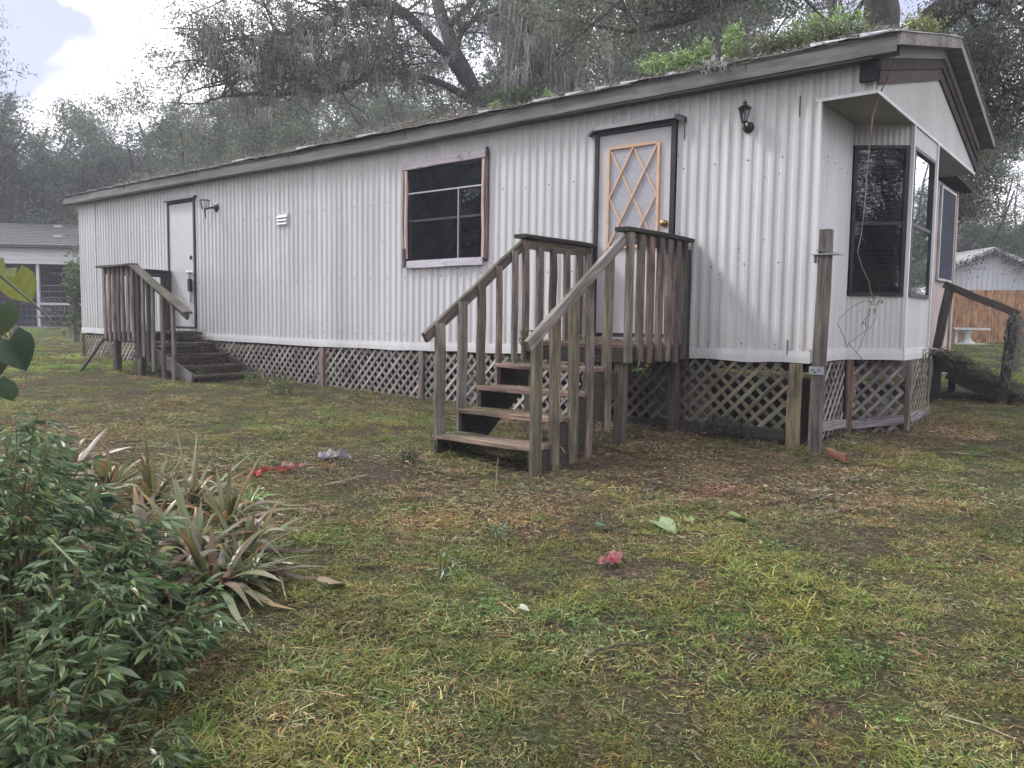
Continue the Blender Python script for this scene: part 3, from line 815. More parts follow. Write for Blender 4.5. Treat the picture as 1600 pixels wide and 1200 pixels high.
for i, (a, b) in enumerate(zip(SX[:-1], SX[1:])):
    near = b > -2.0
    front_slant_right = (a >= -4.6 and b < -2) or a < -8
    z1f = (lambda u, a=a: zbot(a+u)-.004) if i % 2 else (lambda u, a=a: zbot(a+u)-.03)
    z0f = (lambda u, a=a: zl(a+u, 0)-.03)
    colr = (.33, .29, .28) if b < -3 else (colf if near else (.38, .345, .34))
    lattice((a, -.0+.01), (b, -.0+.01), z0f, z1f, .0, colr, (.27, .24, .23) if not near else (.17, .155, .13))
for x_, c_ in ((-13.56, W_GREEN), (-10.92, W_GREY), (-6.44, W_RED), (-4.57, (.22, .17, .16))):
    zz = gz(x_, 0); board('skirt_post', skirt, (x_, -.022, zz-.1), (x_, -.022, zbot(x_)-.01), .075, .04, (1, 0, 0), c_)
board('skirt_post', skirt, (-.105, -.04, .0), (-.10, -.04, .872), .10, .085, (1, 0, 0), (.24, .205, .12))
board('bottom_board', skirt, (-2.3, -.045, .235), (-.165, -.045, .262), .10, .035, (0, 0, 1), (.06, .052, .045))
# bay skirting
def skf(a, b, o1, o2, cf, cb):
    lattice(a, b, lambda u: zl(*a)-.0, lambda u: .872, .0, cf, cb)
lattice((0.0, .06), (0.0, .96), lambda u: .2, lambda u: .874, .004, (.30, .27, .27), (.17, .15, .15))
lattice((.0, .98), (.435, 1.27), lambda u: .12, lambda u: .874, .0, (.17, .15, .15), (.15, .135, .13)) if 0 else None
# the bay skirt runs square: short return, long front, short return
def latt_rev(p, q, z0, z1, cf, cb):
    lattice(p, q, lambda u: z0, lambda u: z1, .004, cb, cf)
latt_rev((.02, 1.02), (.44, 1.36), .13, .874, (.19, .165, .165), (.24, .21, .21))
latt_rev((.44, 1.42), (.44, 2.28), .16, .874, (.20, .175, .15), (.25, .23, .17))
board('skirt_post', skirt, (.04, 1.0, .0), (.035, 1.0, .878), .075, .06, (.7, .7, 0), (.20, .12, .10))
board('skirt_post', skirt, (.47, 1.40, .02), (.47, 1.39, .885), .06, .05, (0, 1, 0), (.19, .18, .155))
board('skirt_post', skirt, (.45, 2.30, .05), (.455, 2.30, .90), .05, .04, (0, 1, 0), (.24, .23, .18))
board('bottom_board', skirt, (.035, .06, .335), (.035, .94, .285), .09, .03, (0, 0, 1), W_PALE)
board('bottom_board', skirt, (.07, 1.035, .27), (.45, 1.35, .325), .085, .03, (0, 0, 1), (.30, .27, .28))
board('bottom_board', skirt, (.475, 1.44, .325), (.475, 2.27, .35), .085, .03, (0, 0, 1), (.30, .27, .27))
mb = MB(); mb.box((.15, 1.25, .30), (.30, 1.42, .52)); tag(mb.build('concrete_block', CONC), 'square grey block leaning behind the bay lattice', 'block')
mb = MB(); mb.box((-1.52, .045, .12), (-1.06, .06, .86)); tag(mb.build('backing_sheet', mat_plain('dusty_sheet', (.13, .12, .115), .9, .1, 0, .5, 6)), 'dusty grey sheet behind the lattice right of the front steps', 'sheet')

# ------------------------------------------------------------------ wall lanterns
def lantern_main():
    x, z = -.60, 2.974; K = .74
    t = empty('wall_lantern', (x, -.02, z), 'black carriage lantern upright with four clear panes beside the lattice-glazed door', 'wall lantern', 'wall lanterns by the two doors')
    mb = MB(); mb.lathe((x, -.012, z-.10*K), [(.0, -.022), (.037, -.02), (.049, -.01), (.05, 0)], 18, 'Y'); mb.build('back_plate', BLACK, t, True)
    mb = MB(); mb.tube([(x, -.03, z-.10*K), (x, -.06, z-.125*K), (x, -.10, z-.11*K), (x, -.112, z-.07*K)], .009, 8); mb.build('bracket_arm', BLACK, t, True)
    cx, cy = x, -.112
    mb = MB()
    bot, top = z-.06*K, z+.09*K
    rb, rt = .035*K, .068*K
    for i in range(6):
        a = 2*math.pi*i/6
        mb.tube([(cx+rb*math.cos(a), cy+rb*math.sin(a), bot), (cx+rt*math.cos(a), cy+rt*math.sin(a), top)], .0035, 5)
    mb.lathe((cx, cy, 0), [(.0, bot-.02), (.009, bot-.015), (.015, bot-.008), (.031, bot-.003), (.031, bot+.005), (0, bot+.005)], 12)
    mb.build('cage', BLACK, t)
    mb = MB(); mb.lathe((cx, cy, 0), [(r_*K, top+h_*K) for r_, h_ in ((.078, -.002), (.08, .004), (.05, .03), (.022, .045), (.02, .06), (.03, .068), (.012, .078), (.006, .1), (0, .102))], 16); mb.build('cap', BLACK, t)
    mb = MB(); mb.lathe((cx, cy, 0), [(rb-.003, bot+.004), (rt-.004, top-.002)], 6); mb.build('pane', GLASS, t)
    mb = MB(); mb.lathe((cx, cy, 0), [(r_*K, bot+h_*K) for r_, h_ in ((.012, 0), (.012, .04), (.02, .06), (.02, .09), (0, .105))], 10); mb.build('bulb', DOORW, t, True)
lantern_main()
def lantern_far():
    x, z = -8.98, 2.88; K = .8
    t = empty('wall_lantern', (x, -.02, z), 'small black lantern with no top, tilted on its arm beside the plain far door', 'wall lantern', 'wall lanterns by the two doors')
    mb = MB(); mb.lathe((x+.03, -.012, z-.02), [(.0, -.03), (.05, -.024), (.068, 0)], 16, 'Y'); mb.build('back_plate', BLACK, t, True)
    cx, cy = x-.05, -.16; bot, top = z-.06, z+.075
    mb = MB(); mb.tube([(x+.03, -.03, z-.02), (x, -.12, z-.04), (cx, cy, bot)], .016, 7); mb.tube([(cx, cy, bot), (cx+.02, cy, z-.17), (cx+.02, cy, z-.21)], [.015, .009, .004], 6); mb.build('bracket_arm', BLACK, t)
    mb = MB()
    for i in range(5):
        a = 2*math.pi*i/5; b = 2*math.pi*(i+1)/5
        mb.tube([(cx+.04*math.cos(a), cy+.04*math.sin(a), bot), (cx+.075*math.cos(a), cy+.075*math.sin(a), top)], .006, 5)
        mb.tube([(cx+.075*math.cos(a), cy+.075*math.sin(a), top), (cx+.075*math.cos(b), cy+.075*math.sin(b), top)], .006, 5)
    mb.build('cage', BLACK, t)
lantern_far()

# ------------------------------------------------------------------ front steps
def front_steps():
    t = empty('front_steps', (-1.66, -1.2, .18), 'weathered grey wooden steps with two sloping handrails up to the lattice-glazed door', 'wooden steps')
    XL, XR = -2.182, -1.137
    slope = (1.935-1.077)/(2.414-1.132)
    YP = -1.14
    # deck
    for k in range(8):
        y = YP+.07+k*.144
        board('deck_board', t, (XL-.02, y, 1.005), (XR+.02, y, 1.005), .138, .036, (0, 1, 0), (.17, .10, .08))
    board('joist', t, (XL-.01, YP+.02, .925), (XR+.01, YP+.02, .925), .12, .038, (0, 0, 1), W_DARK)
    board('joist', t, (XR, YP+.02, .925), (XR, -.03, .925), .12, .038, (0, 0, 1), W_DARK)
    board('joist', t, (XL, YP+.02, .925), (XL, -.03, .925), .12, .038, (0, 0, 1), W_DARK)
    # treads
    tr = [(-2.185, .30), (-1.935, .485), (-1.70, .66), (-1.46, .84)]
    for y, z in tr:
        board('tread', t, (XL+.045, y-.045, z-.018), (XR-.03, y-.045, z-.018+.004), .135, .038, (0, 1, 0), (.31, .22, .185))
        board('tread', t, (XL+.045, y+.095, z-.018), (XR-.03, y+.095, z-.018), .13, .038, (0, 1, 0), (.24, .17, .145))
    # stringers (saw-tooth)
    for X in (XL+.055, XR-.055):
        V = []; F = []
        prof = []
        for y, z in tr: prof += [(y-.12, z-.04)]
        ys = [(-2.30, .12), (-2.30, .26), (-2.02, .26), (-2.02, .445), (-1.78, .445), (-1.78, .62), (-1.53, .62), (-1.53, .80), (YP, .80), (YP, .62), (-1.55, .34), (-1.85, .10)]
        mb = MB(); n_ = len(ys)
        me_v = [(X-.019, y, z) for y, z in ys]+[(X+.019, y, z) for y, z in ys]
        import mathutils
        tri = mathutils.geometry.tessellate_polygon([[Vector((y, z, 0)) for y, z in ys]])
        for a in tri: mb.T.append(list(a)); mb.T.append([a[2]+n_, a[1]+n_, a[0]+n_])
        mb.V = me_v; mb.n = len(me_v)
        for i in range(n_): j = (i+1) % n_; mb.Q.append([i, j, j+n_, i+n_])
        o = mb.build('stringer', WOOD, t); o.color = (.05, .042, .036, 1)
    # handrails: an upright 2x4 with a flat cap board
    for X, side, cl in ((XL, -1, (.16, .135, .12)), (XR, 1, (.27, .235, .225))):
        y0, y1 = -1.145, (-2.42 if side > 0 else -2.37)
        z0 = 1.90; z1 = z0-slope*(y0-y1)*1.0
        board('handrail', t, (X, y0, z0-.02), (X, y1, z1-.02), .088, .038, (0, 0, 1), cl, None, .003)
        # level cap on the platform and the board under it
        board('rail_cap', t, (X, YP-.05, 1.955), (X, -.03, 1.955), .14, .036, (1, 0, 0), W_DARK, None, .003)
        board('top_rail', t, (X, YP, 1.89), (X, -.06, 1.89), .088, .038, (0, 0, 1), W_BROWN)
        board('rail_post', t, (X, -.055, .80), (X, -.055, 1.87), .085, .085, (1, 0, 0), W_DARK)
    # pickets: (y, bottom z, half above rail)
    def rail_z(y): return 1.90-slope*max(0, (-1.145-y))-.0
    gl = lambda x, y: gz(x, y)-.03
    spec_l = [(-2.245, None, .10, .055), (-1.98, .46, .095, .05), (-1.74, .60, .085, .05), (-1.505, .70, .06, .045), (-1.29, .93, .07, .04), (-1.14, .93, .075, .05)]
    for y, zb_, w_, th in spec_l:
        zb_ = gl(XL, y) if zb_ is None else zb_-.15
        board('picket', t, (XL+.035, y, zb_), (XL+.035, y+random.uniform(-.01, .01), rail_z(y)+.012), w_, th*.7, (0, 1, 0), random.choice([W_GREY, W_BROWN, W_RED, (.15, .125, .10)]))
    spec_r = [(-2.265, None, .105), (-2.035, None, .10), (-1.80, None, .105), (-1.58, None, .08), (-1.33, .33, .10)]
    for y, zb_, w_ in spec_r:
        zb_ = gl(XR, y) if zb_ is None else zb_
        board('picket', t, (XR-.032, y, zb_), (XR-.032, y+random.uniform(-.012, .012), rail_z(y)-.01), w_, .04, (0, 1, 0), random.choice([W_GREY, (.19, .16, .145), (.16, .145, .10)]))
    # platform pickets both sides
    for k, y in enumerate((-1.115, -.93, -.765, -.60, -.44, -.29, -.14)):
        board('picket', t, (XR+.032, y, .875+random.uniform(-.03, .01)), (XR+.032, y+random.uniform(-.008, .008), 1.93), .09, .036, (0, 1, 0), [W_GREY, W_BROWN, W_RED, (.17, .13, .11), W_GREY, (.13, .10, .09), (.12, .11, .10)][k])
    for k, y in enumerate((-.93, -.72, -.50, -.28, -.13)):
        board('picket', t, (XL+.032, y, .93), (XL+.032, y+random.uniform(-.008, .008), 1.87), .085, .036, (0, 1, 0), random.choice([W_BROWN, W_GREY, (.10, .085, .075)]))
    for X, y in ((XR-.05, -1.07), (XL+.05, -1.07), (XR-.05, -.12), (XL+.05, -.12)):
        board('support_post', t, (X, y, gz(X, y)-.05), (X, y, .90), .09, .09, (1, 0, 0), (.10, .085, .075))
front_steps()

# ------------------------------------------------------------------ far side steps
def side_steps():
    t = empty('side_steps', (-9.4, -.6, .35), 'old grey wooden side steps going down beside the wall from the plain far door', 'wooden steps')
    YF, XA, XB = -1.08, -10.33, -9.40
    for k in range(7):
        y = -1.0+k*.148
        board('deck_board', t, (XA, y, .95), (XB+.05, y, .95), .14, .036, (0, 1, 0), W_DARK)
    board('joist', t, (XA, YF+.04, .88), (XB, YF+.04, .88), .13, .038, (0, 0, 1), (.06, .05, .045))
    board('joist', t, (XA, YF, .88), (XA, -.04, .88), .13, .038, (0, 0, 1), (.05, .04, .04))
    board('rail_cap', t, (XA-.13, YF, 1.945), (XB+.02, YF, 1.95), .14, .034, (0, 1, 0), (.12, .105, .10))
    board('top_rail', t, (XA, YF+.03, 1.885), (XB, YF+.03, 1.885), .085, .036, (0, 0, 1), W_BROWN)
    board('rail_cap', t, (XA, YF+.08, 1.935), (XA, -.03, 1.93), .13, .034, (1, 0, 0), (.07, .06, .06))
    board('top_rail', t, (XA, YF+.05, 1.875), (XA, -.04, 1.875), .085, .036, (0, 0, 1), (.08, .07, .065))
    board('handrail', t, (XB-.04, YF, 1.955), (-7.93, YF, 1.255), .14, .034, (0, 1, 0), (.17, .135, .125))
    board('handrail', t, (XB, YF+.03, 1.88), (-7.98, YF+.03, 1.20), .085, .036, (0, 0, 1), (.13, .11, .10))
    for k in range(7):
        x = XA+.04+k*.145
        board('picket', t, (x, YF-.01, .84), (x+random.uniform(-.012, .012), YF-.01, 1.925), .066, .034, (1, 0, 0), random.choice([W_RED, W_GREY, (.21, .19, .18), (.14, .11, .11)]))
    for k in range(4):
        y = -.86+k*.24
        board('picket', t, (XA-.02, y, .86), (XA-.02, y, 1.92), .06, .034, (0, 1, 0), (.075, .062, .06))
    board('rail_post', t, (XA+.0, -.06, .86), (XA, -.06, 1.92), .085, .085, (1, 0, 0), (.06, .05, .05))
    board('rail_post', t, (XB, YF+.05, .35), (XB, YF+.05, 1.9), .085, .085, (1, 0, 0), W_DARK)
    for x, zb_, c_ in ((-9.12, .62, (.19, .17, .16)), (-8.85, .42, (.20, .18, .17)), (-8.58, None, (.13, .10, .09)), (-8.30, None, (.19, .17, .16)), (-9.27, .6, W_DARK), (-8.98, .55, W_DARK)):
        zb_ = gz(x, YF)-.03 if zb_ is None else zb_
        ztop = 1.93-(x-XB)*.49
        board('picket', t, (x, YF-.01, zb_), (x, YF-.01, ztop), .075, .034, (1, 0, 0), c_)
    for x in (-10.02, -9.27): board('support_post', t, (x, YF+.03, gz(x, YF)-.03), (x, YF+.03, .84), .10, .09, (1, 0, 0), (.11, .09, .085))
    board('brace', t, (XA+.02, YF-.03, .86), (-10.38, -1.45, gz(-10.4, -1.45)), .06, .035, (1, 0, 0), (.07, .06, .055))
    for k, (x, z) in enumerate(((-9.10, .80), (-8.74, .65), (-8.38, .50), (-8.02, .39))):
        board('tread', t, (x, -1.02, z), (x, -.08, z), .34, .036, (1, 0, 0), (.11, .075, .065))
        board('riser', t, (x+.15, -1.0, z-.085), (x+.15, -.08, z-.085), .11, .02, (0, 0, 1), (.03, .026, .025))
    board('stringer', t, (XB, YF+.06, .82), (-7.95, YF+.06, .34), .18, .038, (0, 0, 1), (.23, .215, .22))
    board('stringer', t, (XB, -.07, .80), (-7.95, -.07, .36), .18, .038, (0, 0, 1), W_DARK)
side_steps()

# ------------------------------------------------------------------ corner gate post
gp = empty('gate_post', (.11, -.16, .1), 'tall lone weathered timber post with metal brackets at the near corner of the home', 'post')
board('post_timber', gp, (.12, -.165, .05), (.155, -.185, 1.965), .095, .095, (1, 0, 0), (.16, .135, .12))
mb = MB(); mb.box((.06, -.245, 1.762), (.275, -.10, 1.770)); mb.box((.075, -.240, 1.70), (.085, -.12, 1.765)); mb.bar((.10, -.242, 1.80), (.25, -.17, 1.772), .006, .03); mb.build('top_bracket', GALV, gp)
mb = MB(); mb.box((.075, -.225, .80), (.19, -.218, .865)); mb.box((.07, -.22, .80), (.076, -.10, .865)); mb.build('lower_bracket', GALV, gp)
mb = MB()
for x_, z_ in ((.10, .84), (.15, .84), (.12, .82)): mb.lathe((x_, -.226, z_), [(0, -.006), (.007, -.004), (.007, 0)], 6, 'Y')
mb.build('bolt_heads', BLACK, gp)

# ------------------------------------------------------------------ trees
THIN = [.016]
def grow(mb, p, d, L, r, depth, tips, rs, droop=.0, up=.15, kids=3):
    """a limb with side limbs; collects twig ends for foliage"""
    n = 5; pts = [p]; rr = [r]; d = d/np.linalg.norm(d); q = p.copy()
    for i in range(n):
        d = d + rs.normal(size=3)*.17 + np.array([0, 0, up*(1-i/n) - droop*i/n])
        d /= np.linalg.norm(d); q = q+d*L/n; pts.append(q.copy()); rr.append(r*(1-.72*(i+1)/n))
    if r > THIN[0]: mb.tube(pts, rr, 7 if depth > 1 else (5 if depth else 4), False)
    for i in (2, 3, 4, 5):
        tips.append((pts[i], .35+.35*L/3 if depth else .30+.1*L))
    if depth > 0:
        for k in range(kids):
            i = rs.integers(1, n); a = rs.normal(size=3); a -= d*(a@d); a /= np.linalg.norm(a)
            nd = d*.55+a*.9; nd[2] = nd[2]*.6+.12
            grow(mb, pts[i], nd, L*rs.uniform(.45, .68), rr[i]*.6, depth-1, tips, rs, droop, up, kids)
def moss_from(points, n, lmin, lmax, w=.012):
    pts = np.array(points); na = max(1, n//16); anc = rng.integers(0, len(pts), na); ai = rng.integers(0, na, n); idx = anc[ai]
    sgm = rng.uniform(.03, .11, na)[ai][:, None]
    b = pts[idx]+rng.normal(size=(n, 3))*np.concatenate([sgm, sgm, sgm*.3], 1)
    L = (rng.uniform(lmin, lmax, na)*rng.uniform(.35, 1, na))[ai]*rng.uniform(.3, 1, n)
    d = np.tile([0., 0., -1.], (n, 1))+rng.normal(size=(n, 3))*.09
    side = rng.normal(size=(n, 3)); side[:, 2] = 0; side /= np.linalg.norm(side, axis=1, keepdims=True)
    rows = []; S = 4
    for i in range(S+1):
        t = i/S; c = b+d*(L*t)[:, None]+rng.normal(size=(n, 3))*.02
        ww = w*(1.2-t)*rng.uniform(.5, 1.4, n)[:, None]
        rows += [c-side*ww, c+side*ww]
    V = np.stack(rows, 1); k = V.shape[1]; bb = np.arange(n)[:, None]*k
    F = [np.concatenate([bb+np.array([[2*i, 2*i+1, 2*i+3, 2*i+2]]) for i in range(S)])]
    C = np.repeat((np.array([.30, .30, .28])*(1+rng.uniform(-.3, .3, (n, 1))))[:, None], k, 1)
    return V.reshape(-1, 3), F, C.reshape(-1, 3)
OAKPAL = [(.115, .132, .088), (.135, .152, .098), (.088, .10, .075), (.185, .205, .125)]
def crown_mesh(tips, n, size, spread=1.0, pal=OAKPAL, width=.26):
    c = np.array([t[0] for t in tips]); rad = np.array([t[1] for t in tips])*spread
    # sprays: leaves bunch round sub-centres so that sky shows between them
    ns = max(1, n//34); i = rng.integers(0, len(c), ns)
    sub = c[i]+rng.normal(size=(ns, 3))*rad[i][:, None]*.5
    j = rng.integers(0, ns, n)
    pos = sub[j]+rng.normal(size=(n, 3))*.15*(size/.1)**.5*[1, 1, .8]
    d = rdirs(n, .1)
    shade = 1+.35*rng.normal(size=(ns,)).clip(-1, 1)[j]
    V, F, C = leaves(pos, d, size, width, pal, two=False, var=.2)
    k = 4; C = C*np.repeat(shade, k)[:, None]
    return V, F, C.clip(.01, 1)
def oak_proto(seed, H, R, trunk_h, trunk_r, nl, nleaf, size, moss=250, limbs=6, droop=.1, lean=0):
    """local-space trunk, crown and moss meshes of one oak"""
    rs = np.random.default_rng(seed); mb = MB(); tips = []
    top = np.array([lean, 0, trunk_h])
    mb.tube([(0, 0, -.4), (0, 0, .1), (lean*.3, .05, trunk_h*.5), top], [trunk_r*1.5, trunk_r*1.15, trunk_r, trunk_r*.92], 10, False)
    for i in range(limbs):
        a = 2*math.pi*(i+rs.uniform(-.3, .3))/limbs; el = rs.uniform(.35, 1.0) if i % 3 else rs.uniform(1.1, 1.4)
        d = np.array([math.cos(a)*math.cos(el), math.sin(a)*math.cos(el), math.sin(el)])
        L = R*rs.uniform(.75, 1.05) if el < 1.05 else (H-trunk_h)*rs.uniform(.75, .95)
        grow(mb, top-np.array([0, 0, rs.uniform(0, .15)*trunk_h]), d, L, trunk_r*.55, nl, tips, rs, droop, .10)
    V, F, C = crown_mesh(tips, nleaf, size)
    mt = np_mesh('trunk', mb.V, [np.array(mb.Q), np.array(mb.T)] if mb.T else [np.array(mb.Q)], None, True); mt.materials.append(BARK)
    mc = np_mesh('crown', V, F, C); mc.materials.append(LEAF)
    mv, mf, mcx = moss_from([t[0] for t in tips], moss, .4, 1.5); mm = np_mesh('moss', mv, mf, mcx); mm.materials.append(MOSSM)
    return mt, mc, mm
def place_tree(pro, name, x, y, rz_, sc, label, group='oaks and trees standing round the home'):
    t = empty(name, (x, y, gz(x, y)-.05), label, 'tree', group)
    W[t] = Matrix.Translation((x, y, gz(x, y)-.05)) @ Matrix.Rotation(rz_, 4, 'Z') @ Matrix.Scale(sc, 4); t.matrix_basis = W[t]
    for nm, me in zip(('trunk', 'crown', 'moss'), pro):
        o = bpy.data.objects.new(nm, me); link(o, t)
        if nm != 'trunk': o['kind'] = 'stuff'
    return t
THIN[0] = .03
PA = oak_proto(11, 9.5, 5.2, 2.2, .34, 2, 88000, .155, 200, 7)
PB = oak_proto(23, 15, 6.5, 4.6, .38, 2, 92000, .16, 300, 8)
PC = oak_proto(37, 13, 5.0, 2.6, .26, 2, 66000, .15, 200, 8)
PD = oak_proto(51, 6.5, 3.6, .7, .16, 2, 52000, .115, 40, 9, .15)
THIN[0] = .014
def tr(pro, xp, s, sc, label, rot=None):
    g = GP(xp, s); return place_tree(pro, 'oak_tree', g[0], g[1], rot if rot is not None else random.uniform(0, 6.28), sc, label)
tr(PA, -75, 38, 1.30, 'hazy spreading oak leftmost behind the brown-roofed neighbour house', 1.0)
tr(PA, 50, 42, 1.24, 'hazy rounded oak rising straight over the neighbour house roof', 2.2)
tr(PC, 190, 45, .78, 'hazy oak behind the gap between neighbour house and home', .4)
tr(PA, 310, 44, 1.25, 'low hazy oak top above the far left end of the home', 3.9)
tr(PB, 455, 34, .96, 'tall pale oak above the far door of the home', 5.0)
tr(PD, 330, 27, 1.15, 'dense bushy small oak over the roof above the far lantern', 1.7)
tr(PD, 480, 26, 1.05, 'dense low evergreen just above the roof right of the wall vent', 4.1)
tr(PB, 560, 44, 1.1, 'far oak seen between the arching mossy limbs', 2.9)
tr(PC, 650, 33, 1.0, 'mid-distance oak behind the mossy lower limb', .9)
tr(PB, 905, 27, .95, 'dense oak with moss curtains right of the slender trunk', 3.3)
tr(PC, 1010, 20, .92, 'dark leafy oak behind the light green roof weeds', 5.6)
tr(PB, 1130, 30, 1.0, 'oak crown filling the top of the view over the lattice-glazed door', 1.4)
tr(PC, 1240, 22, .9, 'dark oak behind the fern bank on the roof', 2.4)
tr(PB, 1400, 36, 1.0, 'far oak glimpsed behind the two thick trunks', .3)
tr(PC, 1530, 42, .8, 'light green tree right of the gable above the shed', 4.6)
tr(PD, 1500, 37.5, 1.2, 'dark evergreen hanging over the wooden fence beside the addition', 2.2)
tr(PD, 1590, 39, 1.15, 'green bushy tree behind the white shed at the right edge', 5.4)
tr(PA, 1740, 42, .95, 'oak mostly beyond the right edge, its branches over the fence', 1.9)
tr(PB, -30, 58, .70, 'faintest far oak behind the neighbour house trees', .6)
tr(PB, 215, 62, .8, 'faint far oak closing the gap above the far end of the roof', 2.0)
tr(PC, 820, 48, 1.2, 'far oak behind the slender straight trunk', 3.0)

def limb_tree(name, label, base, limbs, nleaf, size, kids=3, moss=900, leafy=None, mlen=(.5, 1.8), extra=(), tw=1.0, seed=5):
    """limbs: list of (list of (px, py, s), r0, r1); real 3-D limbs"""
    t = empty(name, base, label, 'tree', 'oaks and trees standing round the home')
    mb = MB(); rs = np.random.default_rng(seed); tips = []; mp_ = []
    for pts, r0, r1 in limbs:
        p3 = [np.array(p if p[2] == 'w' else P(*p)) if len(p) == 3 else np.array(p[:3]) for p in pts]
        # smooth
        q = []
        for i in range(len(p3)-1):
            for u in (0, .33, .66):
                a = p3[max(i-1, 0)]; b = p3[i]; c = p3[i+1]; d = p3[min(i+2, len(p3)-1)]
                q.append(.5*((2*b)+(-a+c)*u+(2*a-5*b+4*c-d)*u*u+(-a+3*b-3*c+d)*u**3))
        q.append(p3[-1]); n = len(q)
        rr = [(r0+(r1-r0)*i/(n-1))*(1+.06*math.sin(i*1.9)) for i in range(n)]
        mb.tube(q, rr, 10, False)
        for i in range(n):
            mp_.append(q[i]-np.array([0, 0, rr[i]*.8]))
        if leafy is not None and r1 < .12:
            for i in range(n//4, n):
                for _ in range(kids if i % 2 else 1):
                    a = rs.normal(size=3); a[2] = abs(a[2])*.7-.15
                    grow(mb, q[i], a, rs.uniform(.9, 2.0)*tw, max(.025, rr[i]*.35), 1, tips, rs, .25, .05, 2)
            grow(mb, q[-1], q[-1]-q[-2], 1.6*tw, r1, 1, tips, rs, .2, .05, 3)
    for c in extra: 
        for _ in range(3): grow(mb, np.array(P(*c)), rs.normal(size=3), 1.5*tw, .03, 1, tips, rs, .2, .05, 3)
    mb.build('trunk', BARK, t, True)
    if tips and nleaf:
        V, F, C = crown_mesh(tips, nleaf, size, .8); wmesh('crown', V, F, LEAF, t, C)
    if moss:
        V, F, C = moss_from(mp_+[x[0] for x in tips], moss, *mlen); tag(wmesh('moss', V, F, MOSSM, t, C), kind='stuff')
    return t
b = GP(752, 20)
limb_tree('oak_tree', 'big mossy live oak with long arching limbs behind the middle of the roof', b, [
    ([(b[0], b[1], b[2]-.3, 0), (775, 330, 20), (752, 175, 20), (737, 133, 20), (712, 85, 20), (697, 45, 20.3), (683, 0, 20.6), (668, -90, 21), (660, -200, 21.5)], .25, .12),
    ([(733, 136, 20), (702, 92, 19.7), (665, 52, 19.3), (632, 20, 19), (600, 5, 18.7), (562, 5, 18.5), (535, 22, 18.4), (507, 44, 18.3), (472, 52, 18.2), (442, 54, 18.1), (415, 72, 18), (392, 96, 18)], .135, .035),
    ([(750, 160, 20), (727, 150, 19.9), (690, 131, 19.6), (650, 118, 19.3), (612, 110, 19.1), (585, 112, 19), (566, 124, 18.9), (543, 137, 18.8), (512, 141, 18.7), (478, 138, 18.6), (456, 126, 18.5), (430, 116, 18.4), (402, 115, 18.3), (372, 126, 18.2)], .10, .03),
    ([(478, 139, 18.6), (440, 148, 18.4), (400, 147, 18.2), (350, 150, 18.1)], .05, .03),
    ([(712, 85, 20), (722, 50, 20.3), (748, 25, 20.6), (790, 8, 21), (830, -15, 21.5)], .08, .03),
    ([(697, 45, 20.3), (735, 5, 19.8), (760, -20, 19.5), (800, -50, 19)], .09, .03),
    ([(612, 110, 19.1), (620, 75, 19), (612, 45, 18.8)], .035, .02),
    ([(415, 72, 18), (380, 60, 17.8), (340, 70, 17.6), (310, 95, 17.5)], .045, .02),
    ([(600, 5, 18.7), (520, -25, 18.3), (440, -30, 18), (370, -10, 17.8)], .06, .02),
], 60000, .085, 3, 3800, True, (.3, 1.0), tw=.85)
b = GP(826, 17.5)
limb_tree('oak_tree', 'slender straight mossy trunk standing just left of the roof weeds', b, [
    ([(b[0], b[1], b[2]-.3, 0), (829, 300, 17.5), (827, 160, 17.5), (824, 60, 17.5), (822, 0, 17.5), (818, -120, 17.5)], .15, .11),
    ([(825, 70, 17.5), (860, 45, 17.2), (905, 10, 17), (930, -20, 17)], .05, .02),
    ([(826, 100, 17.5), (850, 96, 17.4), (890, 80, 17.2)], .025, .012),
], 16000, .085, 2, 3200, True, (.6, 2.2), tw=.8, seed=8)
b = GP(1302, 9.5)
limb_tree('tree_sapling', 'thin dark trunk close behind the fern bank on the roof', b, [
    ([(b[0], b[1], b[2]-.3, 0), (1303, 200, 9.5), (1301, 40, 9.5), (1300, -60, 9.5), (1296, -200, 9.5)], .055, .045)], 0, .08, 2, 0)
b = GP(1378, 13.5)
limb_tree('oak_tree', 'thick upright oak trunk directly behind the near end of the roof', b, [
    ([(b[0], b[1], b[2]-.3, 0), (1382, 300, 13.5), (1378, 60, 13.5), (1376, 0, 13.5), (1372, -100, 13.5)], .30, .27),
    ([(1372, -60, 13.5), (1250, -30, 13), (1130, 5, 12.6), (1060, 35, 12.4), (985, 50, 12.4)], .12, .03),
    ([(1372, -90, 13.5), (1260, -90, 12.4), (1120, -55, 12), (1000, -20, 11.8)], .10, .03),
], 40000, .075, 3, 300, True, (.3, .8), seed=9)
b = GP(1440, 12)
limb_tree('oak_tree', 'thick oak trunk leaning right behind the roof ridge at the gable', b, [
    ([(b[0], b[1], b[2]-.3, 0), (1440, 300, 12), (1452, 60, 12), (1485, 15, 12), (1520, -20, 12), (1570, -110, 12)], .27, .19),
    ([(1520, -20, 12), (1560, 10, 11.6), (1600, 45, 11.4), (1650, 90, 11.3)], .07, .03),
    ([(1500, 0, 12), (1540, 70, 12.4), (1570, 140, 12.6), (1620, 150, 12.8)], .05, .015),
    ([(1540, 70, 12.4), (1520, 100, 12.6), (1545, 165, 12.8), (1600, 172, 12.8)], .035, .012),
], 36000, .075, 3, 150, True, (.3, .7), seed=10, tw=.8)
tr(PA, 140, 43, .98, 'dense hazy oak just right of the neighbour house roof vents', 4.4)
tr(PA, 235, 41, .99, 'dense hazy oak over the far left end of the home roof', 5.3)
tr(PD, 105, 42, 1.35, 'thick low foliage mass behind the neighbour house roof', .8)
tr(PD, 265, 39, 1.6, 'thick low oak right above the far left roof end', 3.1)
tr(PD, 25, 43, 1.4, 'low foliage mass behind the left part of the neighbour roof', 2.6)
